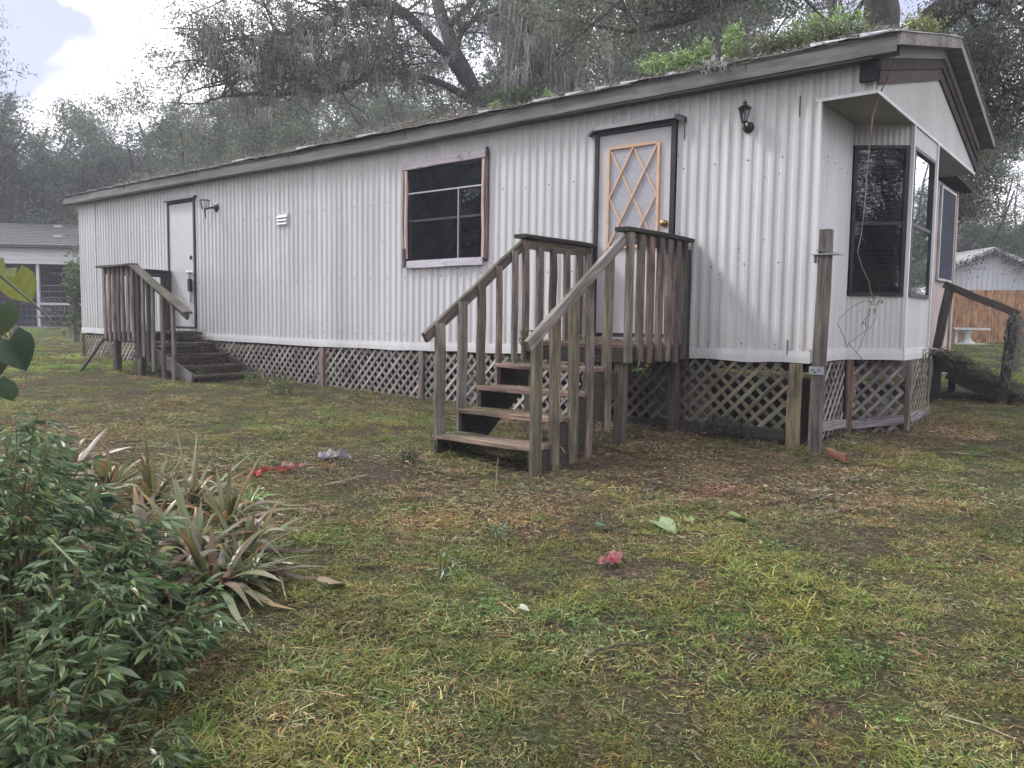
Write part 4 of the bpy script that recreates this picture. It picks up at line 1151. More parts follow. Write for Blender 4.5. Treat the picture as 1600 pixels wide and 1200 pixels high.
tr(PD, 640, 29, 1.2, 'low grey-green oak above the roof right of the leaf litter', 5.2)
place_tree(PA, 'oak_tree', -15.5, -11.5, 1.0, 1.0, 'oak added across the yard on the left, out of view, to darken the big window reflection')  # unseen trees added so the big window reflects dark foliage
place_tree(PB, 'oak_tree', -23.0, -18.0, 2.4, 1.0, 'tall oak added far to the left, out of view, to darken the big window reflection')
place_tree(PD, 'oak_tree', -18.5, -16.0, 3.0, 1.3, 'bushy oak added far to the left, out of view, to darken the mirrored view')
# trees added out of view on the camera's side to darken the pane reflections
tr(PA, 800, -9, 1.1, 'oak added unseen behind the viewer to darken reflections in the front panes', 1.1)
tr(PB, 800, -15, 1.0, 'tall oak added unseen farther behind the viewer to darken the big window reflection', 2.2)
tr(PC, 300, -11, 1.0, 'oak added unseen behind the viewer opposite the steps to darken reflections in the glass', .2)
tr(PC, 2600, -14, 1.0, 'oak added unseen behind the viewer to the side to darken the window reflection', 2.7)
place_tree(PA, 'oak_tree', 13.5, -7.5, 1.0, .8, 'oak added unseen at the right-hand side behind the viewer to darken the blinds window reflection')  # added out of view so the bay glass reflects dark foliage
place_tree(PD, 'oak_tree', 10.5, -4.0, 2.0, .9, 'bushy oak added unseen to the right of the viewer to darken the blinds window reflection')
place_tree(PD, 'oak_tree', 11.0, -11.0, 4.0, 1.1, 'dense low oak added out of view behind the viewer to the right for dark reflections')
place_tree(PC, 'oak_tree', 6.8, 29.0, 1.0, .8, 'oak beyond the right edge reflected in the narrow bay pane')
place_tree(PD, 'oak_tree', 4.9, 23.0, 2.0, .62, 'small bushy oak beyond the right edge, reflected low in the narrow bay pane')

# ------------------------------------------------------------------ neighbour house, left
def neighbour():
    c = np.array(GP(60, 30.0)); ax = np.array([HR[0], HR[1], 0]); ay = np.array([H0[0], H0[1], 0]); g = c[2]
    ax = ax*math.cos(.10)+ay*math.sin(.10); ay = np.cross([0, 0, 1.], ax)
    t = empty('neighbour_house', tuple(c), 'neighbour house with brown shingle roof and dark screened porch beyond the wire fence', 'house')
    def b3(mb, a, b_):
        V = [c*[1, 1, 0]+ax*x+ay*y+np.array([0, 0, z]) for z in (a[2], b_[2]) for x, y in ((a[0], a[1]), (b_[0], a[1]), (b_[0], b_[1]), (a[0], b_[1]))]
        mb.add(V, [(3, 2, 1, 0), (4, 5, 6, 7), (0, 1, 5, 4), (1, 2, 6, 5), (2, 3, 7, 6), (3, 0, 4, 7)])
    wallm = mat_plain('porch_wall_paint', (.05, .05, .055), .8, .2, 0, .2, 1)
    sidm = mat_plain('white_lap_siding', (.62, .62, .64), .5, .3, 0, .06, 3)
    shing = mat_plain('brown_shingle', (.125, .118, .118), .9, .1, 0, .35, 9, .4, (1, 1, 1))
    mb = MB(); b3(mb, (-9, 3.0, g), (9, 3.2, g+2.6)); mb.build('back_wall', wallm, t)
    mb = MB(); b3(mb, (-9, -.3, g-.3), (9, 3, g+.04)); mb.build('porch_slab', CONC, t)
    mb = MB(); b3(mb, (-9, -.1, g+2.36), (9, 3, g+2.42)); mb.build('porch_ceiling', wallm, t)
    for i in range(4):
        mb = MB(); z = g+2.34+i*.145; b3(mb, (-9, -.16-.012*(i % 2), z), (9, -.11, z+.14)); mb.build('lap_board', sidm, t)
    mb = MB(); b3(mb, (-9.2, -.42, g+2.93), (9.2, -.14, g+3.02)); mb.build('gutter', FASCIA, t)
    mb = MB(); b3(mb, (-9.2, -.45, g+3.02), (9.2, -.40, g+3.05)); mb.build('gutter_lip', TRIM, t)
    mb = MB()
    for i in range(14):
        y0, y1 = -.35+i*.30, -.35+(i+1)*.30; z0, z1 = g+3.02+i*.085, g+3.02+(i+1)*.085
        V = [c*[1, 1, 0]+ax*x+ay*y+np.array([0, 0, z]) for x, y, z in ((-9.3, y0, z0+.02), (9.3, y0, z0+.02), (9.3, y1, z1), (-9.3, y1, z1), (-9.3, y0, z0), (9.3, y0, z0))]
        mb.add(V, [(0, 1, 2, 3), (4, 5, 1, 0)])
    V = [c*[1, 1, 0]+ax*x+ay*y+np.array([0, 0, z]) for x, y, z in ((-9.3, 3.85, g+4.21), (9.3, 3.85, g+4.21), (9.3, 8, g+3.0), (-9.3, 8, g+3.0))]
    mb.add(V, [(0, 1, 2, 3)])
    tag(mb.build('shingle_roof', shing, t), kind='stuff')
    for x, y in ((.1, .8), (.95, 3.2)) : 
        pass
    for x, y in ((-.45, 3.1), (.45, 1.0)):
        z = g+3.02+(y+.35)/.30*.085
        mb = MB(); b3(mb, (x-.16, y-.12, z), (x+.16, y+.12, z+.10)); mb.build('roof_vent', TRIM, t)
    for x in (-4.0, -1.9, .12, 2.2, 4.5):
        mb = MB(); b3(mb, (x-.05, -.06, g), (x+.05, .04, g+2.36)); mb.build('porch_post', sidm, t)
    mb = MB(); b3(mb, (.17, -.03, g+.85), (2.15, .0, g+.93)); mb.build('porch_rail', sidm, t)
    mb = MB()
    for k in range(4):
        a = k*math.pi/2+.3
        mb.bar(c*[1, 1, 0]+ax*.5+ay*1.4+np.array([0, 0, g+2.1]), c*[1, 1, 0]+ax*(.5+.6*math.cos(a))+ay*(1.4+.6*math.sin(a))+np.array([0, 0, g+2.1]), .13, .02, ay*math.cos(a)-ax*math.sin(a))
    tag(mb.build('ceiling_fan', sidm), 'pale ceiling fan in the dark porch of the neighbour house', 'ceiling fan')
    # round wicker chair
    q = c*[1, 1, 0]+ax*.25+ay*.5+np.array([0, 0, g+.04])
    ch = empty('wicker_chair', tuple(q), 'round-backed pale wicker chair on the neighbour porch', 'chair')
    mb = MB()
    for rr_ in (.50, .40, .30, .20):
        pts = [q+ax*rr_*math.cos(a)+np.array([0, 0, .62+rr_*math.sin(a)])+ay*(.12+.25*math.sin(a)*rr_) for a in np.linspace(0, 2*math.pi, 17)]
        mb.tube(pts, .018, 5)
    for a in np.linspace(0, math.pi, 7): mb.tube([q+ax*.5*math.cos(a)+np.array([0, 0, .62+.5*math.sin(a)]), q-ax*.5*math.cos(a)+np.array([0, 0, .62-.5*math.sin(a)])], .012, 4)
    mb.build('backrest', WIRE, ch)
    mb = MB(); mb.lathe(q+np.array([0, 0, 0])-ay*.25, [(.0, .42), (.36, .42), (.38, .36), (.2, .3), (.14, .15), (.3, .0)], 14); mb.build('seat', WIRE, ch)
    return c, ax, ay, g
hc, hax, hay, hg = neighbour()
# wire fence across the left yard, vine-covered post
def wire_fence():
    a = np.array(GP(-60, 20.4)); b_ = np.array(GP(117, 20.0)); L = np.linalg.norm((b_-a)[:2]); d = (b_-a); d /= np.linalg.norm(d)
    t = empty('wire_fence', tuple(a), 'rectangular mesh wire fence across the far left grass', 'fence')
    mb = MB()
    nx_ = int(L/.15)
    for i in range(nx_):
        p = a+d*L*i/nx_; mb.tube([p, p+np.array([0, 0, 1.38])], .0035, 3, False)
    for k in range(10): mb.tube([a+np.array([0, 0, .03+k*.15]), b_+np.array([0, 0, .03+k*.15])], .0035, 3, False)
    tag(mb.build('wire_mesh', WIRE, t), kind='stuff')
    for u in (.0, .48): board('fence_post', t, a+d*L*u-np.array([0, 0, .1]), a+d*L*u+np.array([0, 0, 1.5]), .08, .08, (1, 0, 0), W_GREY)
wire_fence()
def vine_post():
    q = np.array(GP(121, 19.6)); t = empty('vine_covered_post', tuple(q), 'tall fence post wrapped in green climbing leaves left of the home', 'post')
    board('post_timber', t, q-np.array([0, 0, .1]), q+np.array([0, 0, 1.80]), .12, .12, (1, 0, 0), W_GREY)
    n = 900; z = rng.uniform(.25, 2.0, n); a = rng.uniform(0, 6.28, n); r_ = rng.uniform(.08, .20, n)*(1+.4*np.sin(z*5))
    pos = q+np.stack([r_*np.cos(a), r_*np.sin(a), z], 1)
    V, F, C = leaves(pos, rdirs(n, -.2), .10, .4, [(.10, .15, .05), (.16, .20, .07), (.07, .11, .04)])
    wmesh('vine_leaves', V, F, GLEAF, t, C)
vine_post()

# ------------------------------------------------------------------ right side background
def board_fence():
    a = np.array(GP(1330, 26.4)); b_ = np.array(GP(1720, 26.6)); d = b_-a; L = np.linalg.norm(d); d /= L
    t = empty('board_fence', tuple(a), 'tan dog-ear picket fence behind the right-hand lawn', 'fence')
    n = int(L/.145)
    for i in range(n):
        p = a+d*(i+.5)*L/n; h = 1.73+random.uniform(-.012, .012)
        x = d*.066; th = np.array([-d[1], d[0], 0])*.009; c_ = .025
        pr_ = [(-1, 0), (1, 0), (1, h-c_), (.55, h), (-.55, h), (-1, h-c_)]
        V = [p+x*u+np.array([0, 0, z])+th*s_ for s_ in (-1, 1) for u, z in pr_]
        F4 = [(i2, (i2+1) % 6, (i2+1) % 6+6, i2+6) for i2 in range(6)]
        F4 += [(3, 2, 1, 0), (0, 5, 4, 3), (6, 7, 8, 9), (9, 10, 11, 6)]
        o = wmesh('picket', V, [np.array(F4)], WOODUP, t, origin=tuple(p)); o.color = (*jit((.47, .265, .135), .14), 1)
    for z in (.35, 1.45): board('fence_rail', t, a+np.array([0, 0, z])+np.array([-d[1], d[0], 0])*.04, b_+np.array([0, 0, z])+np.array([-d[1], d[0], 0])*.04, .08, .04, (0, 0, 1), (.3, .18, .1))
WOODUP = mat_wood('fence_wood', (7, 7, .7))
board_fence()
BRIGHT = mat_plain('bright_roof_metal', (.80, .80, .82), .4, .5, 0, .1, 3)
def shed():
    c = np.array(GP(1536, 33)); g = c[2]; ax = np.array([HR[0], HR[1], 0]); ay = np.array([H0[0], H0[1], 0])
    t = empty('white_shed', tuple(c), 'white gabled outbuilding with bright metal roof edge behind the wooden fence', 'shed')
    wm = mat_plain('white_shed_wall', (.62, .63, .66), .6, .3, 0, .1, 2)
    def q(x, y, z): return c*[1, 1, 0]+ax*x+ay*y+np.array([0, 0, g+z])
    z_e, z_r = 2.75, 3.68
    V = [q(-2.0, 0, 0), q(2.6, 0, 0), q(2.6, 0, z_e-.2), q(0, 0, z_r-.12), q(-2.0, 0, z_e+.05)]
    V += [v+ay*5 for v in V]
    wmesh('wall', V, [np.array([(0, 1, 6, 5), (1, 2, 7, 6), (2, 3, 8, 7), (3, 4, 9, 8), (4, 0, 5, 9)]), np.array([(0, 2, 1), (0, 3, 2), (0, 4, 3)])], wm, t)
    for s_, xe, ze in ((-1, -2.25, z_e-.12), (1, 3.0, z_e-.42)):
        V = [q(0, -.35, z_r), q(xe, -.35, ze), q(xe, 5.2, ze), q(0, 5.2, z_r), q(0, -.35, z_r-.14), q(xe, -.35, ze-.14), q(xe, 5.2, ze-.1), q(0, 5.2, z_r-.1)]
        wmesh('roof', V, [np.array([(0, 1, 2, 3), (4, 7, 6, 5), (0, 4, 5, 1), (1, 5, 6, 2), (2, 6, 7, 3)])], BRIGHT, t)
    for k in range(22):
        x = -1.95+k*.21
        zt = (z_e+(z_r-z_e)*(1-abs(x)/2.2)) if x < 0 else (z_r-(z_r-z_e+.2)*x/2.6)
        mb = MB(); a_ = q(x, -.012, .0); mb.bar(a_, q(x, -.012, zt-.14), .03, .012, ax); mb.build('batten', wm, t)
    # dangling vine over the gable
    n = 900; u = rng.uniform(0, 1, n); x = -2.1+5.0*u; z = np.where(x < 0, z_r-.42*abs(x), z_r-.4*x)-np.abs(rng.normal(size=n))*.28*(.3+np.abs(np.sin(x*2.1)))
    pos = np.array([q(a_, -.45, b2) for a_, b2 in zip(x, z)])+rng.normal(size=(n, 3))*.05
    V, F, C = leaves(pos, rdirs(n, -.5), .12, .3, [(.05, .055, .04), (.09, .10, .06)])
    o = wmesh('creeper', V, F, GLEAF, None, C); tag(o, 'dry creeper hanging over the white shed gable', 'creeper')
shed()
def bench():
    c = np.array(GP(1506, 25.0)); g = c[2]; ax = np.array([HR[0], HR[1], 0]); ay = np.array([H0[0], H0[1], 0])
    t = empty('concrete_table', tuple(c), 'white concrete garden table on a pedestal in front of the wooden fence', 'garden table')
    wm = mat_plain('white_concrete', (.62, .61, .60), .8, .2, 0, .2, 6)
    def bx(n, a, b_):
        mb = MB(); V = [c*[1, 1, 0]+ax*x+ay*y+np.array([0, 0, g+z]) for z in (a[2], b_[2]) for x, y in ((a[0], a[1]), (b_[0], a[1]), (b_[0], b_[1]), (a[0], b_[1]))]
        mb.add(V, [(3, 2, 1, 0), (4, 5, 6, 7), (0, 1, 5, 4), (1, 2, 6, 5), (2, 3, 7, 6), (3, 0, 4, 7)]); mb.build(n, wm, t)
    bx('table_top', (-.55, -.3, .46), (.55, .3, .53)); bx('base', (-.5, -.3, .0), (.5, .3, .05))
    mb = MB(); mb.lathe(c, [(.26, .05), (.20, .1), (.11, .2), (.11, .32), (.17, .42), (.26, .46)], 12); mb.build('pedestal', wm, t)
    bx('leg', (-.38, -.05, .05), (-.30, .05, .46))
bench()

# ------------------------------------------------------------------ addition and its steps
PINK = mat_plain('bare_pinkish_plywood', (.50, .41, .38), .75, .2, 0, .22, 5)
def addition():
    t = empty('rear_addition', (-1, 5, .2), 'boxy pinkish plywood addition with a dark screened window behind the home', 'addition')
    Y0, Y1, ZT = 4.30, 5.83, 3.06
    mb = MB(); mb.box((-3.5, Y0, .55), (-.012, Y1, ZT)); mb.build('wall_box', PINK, t)
    mb = MB(); mb.box((-.01, Y0, .55), (.0, Y0+.40, ZT-.01)); mb.build('wall_panel', PINK, t)
    V = [(-3.8, Y0, 3.14), (.16, Y0, 3.14), (.16, Y1+.22, 3.07), (-3.8, Y1+.22, 3.07)]; V += [(v[0], v[1], v[2]+.05) for v in V]
    wmesh('roof', V, [np.array([(3, 2, 1, 0), (4, 5, 6, 7), (0, 1, 5, 4), (1, 2, 6, 5), (2, 3, 7, 6), (3, 0, 4, 7)])], W_ROOFD, t)
    y0, y1, z0, z1 = 4.76, 5.60, 1.83, 2.975
    mb = MB(); mb.box((-.008, y0, z0), (.022, y1, z1)); wv = mb.build('window', SCREEN, t)
    mb = MB()
    mb.box((.0, y0-.04, z0-.03), (.03, y0, z1+.03)); mb.box((.0, y1, z0-.03), (.03, y1+.03, z1+.03)); mb.box((.0, y0, z1), (.03, y1, z1+.03)); mb.box((.0, y0, z0-.03), (.034, y1, z0)); mb.build('frame', ALUM, wv)
    board('corner_board', t, (.012, Y1-.03, .6), (.012, Y1-.03, ZT), .08, .02, (0, 1, 0), (.5, .42, .38), PINK)
    board('corner_board', t, (.012, Y0+.12, .6), (.012, Y0+.12, ZT), .07, .02, (0, 1, 0), (.5, .42, .38), PINK)
W_ROOFD = mat_plain('tar_paper', (.06, .055, .055), .9, .1)
addition()
def rear_steps():
    t = empty('rear_steps', (.5, 4.9, .25), 'rotten mossy steps with a leaning handrail at the right behind the home', 'wooden steps')
    Y = 4.50
    board('rail_post', t, (.10, Y, .93), (.215, Y, 1.72), .10, .10, (1, 0, 0), (.075, .065, .055))
    board('rail_post', t, (.845, Y-.01, .25), (.92, Y-.01, 1.40), .11, .11, (1, 0, 0), (.085, .075, .06))
    board('handrail', t, (.15, Y-.03, 1.73), (.97, Y-.03, 1.36), .09, .05, (0, 0, 1), (.11, .09, .075))
    board('stringer', t, (.08, Y, .72), (.45, Y, .70), .17, .05, (0, 0, 1), (.05, .045, .04))
    board('stringer', t, (.25, Y+.01, .64), (.95, Y+.01, .32), .20, .05, (0, 0, 1), (.055, .05, .04))
    for k, (x, z) in enumerate(((.12, .82), (.42, .66), (.68, .50), (.90, .38))):
        board('tread', t, (x, Y-.02, z), (x, Y+1.0, z), .28, .045, (1, 0, 0), (.05, .045, .035))
    board('support_post', t, (.12, Y, .2), (.12, Y, .7), .09, .09, (1, 0, 0), (.03, .027, .024))
    board('support_post', t, (.12, Y+1.0, .2), (.12, Y+1.0, .8), .09, .09, (1, 0, 0), (.03, .027, .024))
    board('stringer', t, (.25, Y+1.0, .64), (.95, Y+1.0, .32), .20, .05, (0, 0, 1), (.055, .05, .04))
    n = 2600
    x = rng.uniform(.0, 1.05, n); y = Y-.1+rng.uniform(0, 1.1, n)**1.5; z = np.interp(x, [0, .3, 1.05], [.86, .74, .34])+np.abs(rng.normal(size=n))*.035
    V, F, C = ribbons(np.stack([x, y, z], 1), rdirs(n, .5), rng.uniform(.05, .16, n), np.full(n, .008), .8, [(.05, .07, .03), (.08, .07, .04), (.04, .045, .025), (.12, .11, .06)])
    o = wmesh('moss_and_weeds', V, F, DRYM, None, C); tag(o, 'dark weeds and moss grown over the rotten rear steps', 'weeds', kind='stuff')
    q = [(.93, Y, 1.40-.02*i) for i in range(40)]
    V, F, C = moss_from([(.955, Y-.03, 1.4-.02*i) for i in range(42)], 500, .08, .22, .006); C = C*.8
    o = wmesh('hanging_moss', V, F, MOSSM, None, C); tag(o, 'grey Spanish moss clinging to the lower post of the rear steps', 'moss', kind='stuff')
rear_steps()

# ------------------------------------------------------------------ plants on the roof
def tuft(name, label, cat, q, n, r_, h, size, width, pal, group=None, up=.6, stems=8, lean=(0, 0)):
    q = np.array(q, float); t = empty(name, tuple(q), label, cat, group)
    mb = MB(); pos = []; dd = []
    for i in range(stems):
        a = rng.uniform(0, 6.28); e = rng.uniform(.1, 1.0)
        tip = q+np.array([math.cos(a)*r_*e+lean[0], math.sin(a)*r_*e*.8+lean[1], h*rng.uniform(.55, 1.0)*(1.1-.35*e)])
        b_ = q+np.array([math.cos(a)*r_*.45*e, math.sin(a)*r_*.4*e, -.02]); m_ = (b_+tip)/2+np.array([0, 0, h*.18])
        mb.tube([b_, m_, tip], [.004, .003, .0015], 4, False)
        k = max(1, n//stems)
        for _ in range(k):
            u = rng.uniform(.15, 1)**.7
            p = (1-u)**2*b_+2*u*(1-u)*m_+u*u*tip
            pos.append(p+rng.normal(size=3)*size*.5); v = rng.normal(size=3); v[2] += up*.3; dd.append(v)
    mb.build('stems', TWIG, t)
    V, F, C = leaves(np.array(pos), np.array(dd), size, width, pal, droop=.3)
    wmesh('foliage', V, F, GLEAF, t, C)
    return t
TWIG = mat_plain('green_brown_stem', (.11, .10, .05), .8, .2, 0, .3, 20)
LG = [(.24, .36, .13), (.32, .45, .17), (.17, .27, .09)]
FERN = [(.09, .12, .055), (.15, .18, .08), (.06, .08, .045), (.23, .25, .11)]
def roofp(x, y): return (x, y, rz(y)+.02)
for i, (x, y, h, r_) in enumerate(((-1.58, .10, .26, .20), (-1.34, .12, .22, .18), (-1.12, .14, .30, .22), (-1.0, .5, .46, .12))):
    tuft('leafy_weed', ['bright green weed clump at the left end of the roof growth', 'bright low green weeds in the middle of the left roof growth', 'bright green weeds left of the fern bank', 'tall thin bright weed sticking up on the roof'][i], 'weed', roofp(x, y), 420, r_, h, .045, .3, LG, 'bright weeds on the roof', stems=14)
for i, (x, y, h, r_) in enumerate(((-.72, .12, .20, .22), (-.48, .10, .22, .22), (-.24, .08, .20, .2), (-.02, .10, .20, .18), (.16, .16, .16, .16), (-.58, .35, .26, .22), (-.12, .35, .26, .22))):
    tuft('fern_clump', ['dark fern clump just right of the gap in the roof growth', 'dark fern clump above the lantern', 'yellow-green fern clump right of the lantern', 'fern clump near the roof slit', 'smallest fern clump at the right end of the bank', 'fern clump behind, above the lantern', 'fern clump behind, nearer the gable'][i], 'fern', roofp(x, y), 700, r_, h, .035, .22, FERN, 'fern bank on the roof', stems=26)
for i, (x, y, h) in enumerate(((-.42, .6, .42), (-.28, .7, .46), (-.12, .75, .40), (.02, .8, .36))):
    tuft('leafy_weed', 'pale yellow-green drooping weed standing %s the fern bank' % ['left behind', 'tallest behind', 'mid behind', 'right behind'][i], 'weed', roofp(x, y), 260, .12, h, .06, .18, LG, 'tall weeds behind the ferns', stems=7)
tuft('fern_clump', 'small dark fern clump alone on the roof edge above the big window', 'fern', roofp(-3.25, .05), 900, .24, .27, .04, .24, [(.05, .08, .035), (.08, .11, .05), (.04, .055, .03)], stems=22)
tuft('leafy_weed', 'little bright sprig beside the lone roof fern', 'weed', roofp(-3.52, .03), 130, .08, .12, .035, .3, LG, stems=6)
tuft('leafy_weed', 'tiny bright sprig on the roof right of the slender trunk', 'weed', roofp(-2.80, .05), 90, .06, .12, .035, .3, LG, stems=5)
tuft('fern_clump', 'yellow-green fern clump on the ridge at the gable end', 'fern', (.44, 1.15, rz(1.15)+.02), 500, .26, .20, .05, .2, [(.30, .33, .10), (.22, .26, .09), (.14, .18, .07)], stems=20)
# leaf litter and twigs on the roof
n = 7000
x = np.concatenate([rng.uniform(-12, .5, n//2), rng.normal(-5.2, 1.5, n//4), rng.normal(-.9, .7, n-n//2-n//4)]); y = -.15+np.abs(rng.normal(size=n))*.28
x = np.clip(x, -13.5, .55); kp = (np.sin(x*3.1)+np.sin(x*7.7+1)+1.1 > 0) | (rng.uniform(0, 1, n) < .3); x, y = x[kp], y[kp]; n = len(x)
z = np.array([rz(v) for v in y])+.016+np.abs(rng.normal(size=n))*.018*(1+1.3*(np.abs(x+5.2) < 1.9))+.02*np.clip(np.sin(x*2.3)+np.sin(x*5.1), 0, 2)*rng.uniform(0, 1, n)
RPAL = [(.19, .165, .145), (.26, .235, .21), (.10, .085, .075), (.32, .30, .27)]
dd = rng.normal(size=(n, 3)); dd[:, 2] *= .3
p1 = leaves(np.stack([x, y, z], 1), dd, .055, .2, RPAL, two=False)
k = 1500; xi = rng.integers(0, n, k); dd2 = rng.normal(size=(k, 3)); dd2[:, 2] = np.abs(dd2[:, 2])*.35-.1
p2 = ribbons(np.stack([x, y, z], 1)[xi], dd2, rng.uniform(.05, .22, k), np.full(k, .006), .4, RPAL)
V, F, C = merge([p1, p2]); o = wmesh('roof_litter', V, F, DRYM, None, C); tag(o, 'dry oak leaves and twigs lying along the roof edge', 'leaf litter', kind='stuff')
V, F, C = moss_from([(-.86+.012*i, -.15, 3.44) for i in range(10)], 60, .08, .22, .005)
o = wmesh('hanging_moss', V, F, MOSSM, None, C*1.3); tag(o, 'wisp of dry grey moss hanging over the eave left of the lantern', 'moss')

# ------------------------------------------------------------------ dangling vine at the bay
def dangling_vine():
    t = empty('dangling_vine', (.62, -.14, 3.4), 'thin bare vine hanging from the roof corner in front of the bay window', 'vine')
    def q(x, y, off): return CAM+(_fw+RT*(x-800)/FPX-UP*(y-600)/FPX)*off
    s0 = 6.45
    path = [(1401, 70, 6.35), (1396, 95, 6.35), (1388, 120, 6.36), (1378, 140, 6.38), (1370, 160, 6.4), (1363, 185, 6.42), (1361, 210, 6.44), (1358, 235, 6.46), (1355, 265, 6.48), (1353, 300, 6.5), (1350, 330, 6.52), (1346, 365, 6.55), (1340, 395, 6.55), (1347, 418, 6.56), (1357, 438, 6.57), (1361, 458, 6.58), (1366, 472, 6.58)]
    mb = MB(); mb.tube([q(*p) for p in path], [.0065]*6+[.005]*5+[.0042]*6, 5); mb.build('stem', VINEM, t)
    loops = [[(1366, 472, 6.58), (1350, 470, 6.56), (1330, 480, 6.55), (1312, 498, 6.54), (1309, 506, 6.54), (1318, 525, 6.55), (1324, 543, 6.56)],
             [(1368, 478, 6.58), (1369, 495, 6.57), (1360, 512, 6.56), (1340, 526, 6.56), (1326, 536, 6.56), (1323, 543, 6.56)],
             [(1362, 470, 6.58), (1356, 505, 6.57), (1352, 520, 6.57), (1345, 540, 6.56), (1337, 553, 6.56)],
             [(1326, 536, 6.56), (1338, 550, 6.56), (1350, 565, 6.56)]]
    for lp in loops:
        mb = MB(); mb.tube([q(*p) for p in lp], .0028, 4); mb.build('tendril', VINEM, t)
    c = np.array([q(x+random.uniform(-6, 6), y+random.uniform(-6, 6), 6.56) for x, y in [(1366, 465), (1372, 468), (1360, 470), (1375, 472), (1368, 480), (1356, 497), (1354, 505), (1365, 473), (1358, 487)]*4])
    V, F, C = leaves(c, rdirs(len(c), -.6), .05, .22, [(.16, .17, .12), (.10, .12, .08), (.2, .17, .13)], droop=.3)
    wmesh('vine_leaves', V, F, GLEAF, t, C)
VINEM = mat_plain('vine_bark', (.19, .13, .12), .8, .2, 0, .3, 20)
dangling_vine()

# ------------------------------------------------------------------ lawn: geometry-node scatter of real tufts
PROTO = bpy.data.collections.new('lawn_patches')          # not linked to the scene: only instanced
GREEN = [(.09, .12, .035), (.13, .155, .045), (.17, .18, .06), (.045, .06, .022), (.22, .21, .09)]
DRY = [(.27, .20, .12), (.38, .31, .20), (.20, .12, .07), (.28, .16, .085), (.09, .065, .045)]
LIT = [(.17, .12, .085), (.24, .18, .13), (.11, .08, .06), (.30, .25, .19), (.20, .11, .075)]
WEEDP = [(.09, .13, .045), (.13, .18, .06), (.19, .23, .10), (.06, .085, .035)]
def disc(n, r_):
    a = rng.uniform(0, 6.28, n); q = r_*np.sqrt(rng.uniform(0, 1, n)); return np.stack([q*np.cos(a), q*np.sin(a), np.full(n, -.004)], 1)
def clumped(n, r_, k=10, sg=.022):
    c = disc(k, r_); p = c[rng.integers(0, k, n)]+rng.normal(size=(n, 3))*[sg, sg, 0]; p[:, 2] = -.004; return p
def blades(n, r_, l0, l1, w, pal, lean, up, tip=None, seg=2, k=12):
    b_ = clumped(n, r_, k); d = rng.normal(size=(n, 3))*lean; d[:, 2] = up*rng.uniform(.5, 1.2, n)
    return ribbons(b_, d, rng.uniform(l0, l1, n), w*rng.uniform(.6, 1.3, n), rng.uniform(.2, .9), pal, seg, var=.6, tipfade=tip)
def flat_leaves(n, r_, size, width, pal, z=.012, two=True):
    c = disc(n, r_); c[:, 2] = rng.uniform(.001, z, n); d = rng.normal(size=(n, 3)); d[:, 2] = rng.uniform(-.12, .4, n)
    return leaves(c, d, size, width, pal, droop=.15, two=two)
def straws(n, r_, l0, l1, w, pal):
    c = disc(n, r_); c[:, 2] = rng.uniform(.002, .02, n); d = rng.normal(size=(n, 3)); d[:, 2] *= .10
    return ribbons(c, d, rng.uniform(l0, l1, n), np.full(n, w), .15, pal, 2)
PKINDS = [
 ('grass_patch', [('b', 230, .15, .018, .05, .0028, GREEN, .75, .8, (.24, .20, .09)), ('f', 14, .15, .018, .35, WEEDP), ('s', 8, .15, .03, .10, .0025, DRY)]),
 ('grass_patch', [('b', 190, .14, .018, .042, .0027, GREEN+DRY[:2], .9, .6, (.30, .22, .12)), ('b', 60, .15, .02, .05, .003, DRY, .9, .5, None), ('s', 7, .16, .02, .09, .0022, DRY)]),
 ('dry_patch', [('b', 150, .15, .015, .04, .0026, DRY, .9, .6, None), ('b', 50, .15, .02, .045, .003, GREEN, .8, .7, None), ('l', 16, .15, .03, .2, LIT), ('s', 10, .16, .02, .09, .0022, DRY)]),
 ('litter_patch', [('l', 46, .17, .036, .22, LIT), ('s', 26, .17, .02, .10, .0024, LIT), ('f', 6, .15, .02, .33, WEEDP), ('b', 14, .15, .02, .04, .003, GREEN, .9, .6, None)]),
 ('weed_patch', [('f', 34, .14, .021, .36, WEEDP), ('b', 70, .14, .02, .05, .0034, GREEN, .8, .8, None), ('f', 5, .14, .026, .30, [(.22, .28, .16), (.18, .24, .12)])]),
 ('grass_patch', [('b', 80, .10, .03, .085, .0042, GREEN, .45, 1.0, (.30, .24, .08)), ('b', 90, .15, .02, .04, .0034, GREEN+DRY[:1], .9, .5, None)]),
 ('clipping_patch', [('s', 44, .17, .02, .08, .0024, DRY+GREEN), ('l', 12, .16, .024, .25, [(.16, .20, .09), (.22, .24, .14), (.12, .15, .07)]), ('b', 50, .15, .015, .035, .003, GREEN, .9, .6, None)]),
]
for i, (nm, spec) in enumerate(PKINDS):
    ps = []
    for s_ in spec:
        if s_[0] == 'b': ps.append(blades(*s_[1:9], tip=s_[9]))
        elif s_[0] in 'fl':
            ps.append(flat_leaves(s_[1], s_[2], s_[3], s_[4], s_[5], .035 if s_[0] == 'f' else .015))
        else: ps.append(straws(*s_[1:]))
    V, F, C = merge(ps); me = np_mesh('p%d_%s' % (i, nm), V, F, C); me.materials.append(GRASSM)
    o = bpy.data.objects.new('p%d_%s' % (i, nm), me); PROTO.objects.link(o)
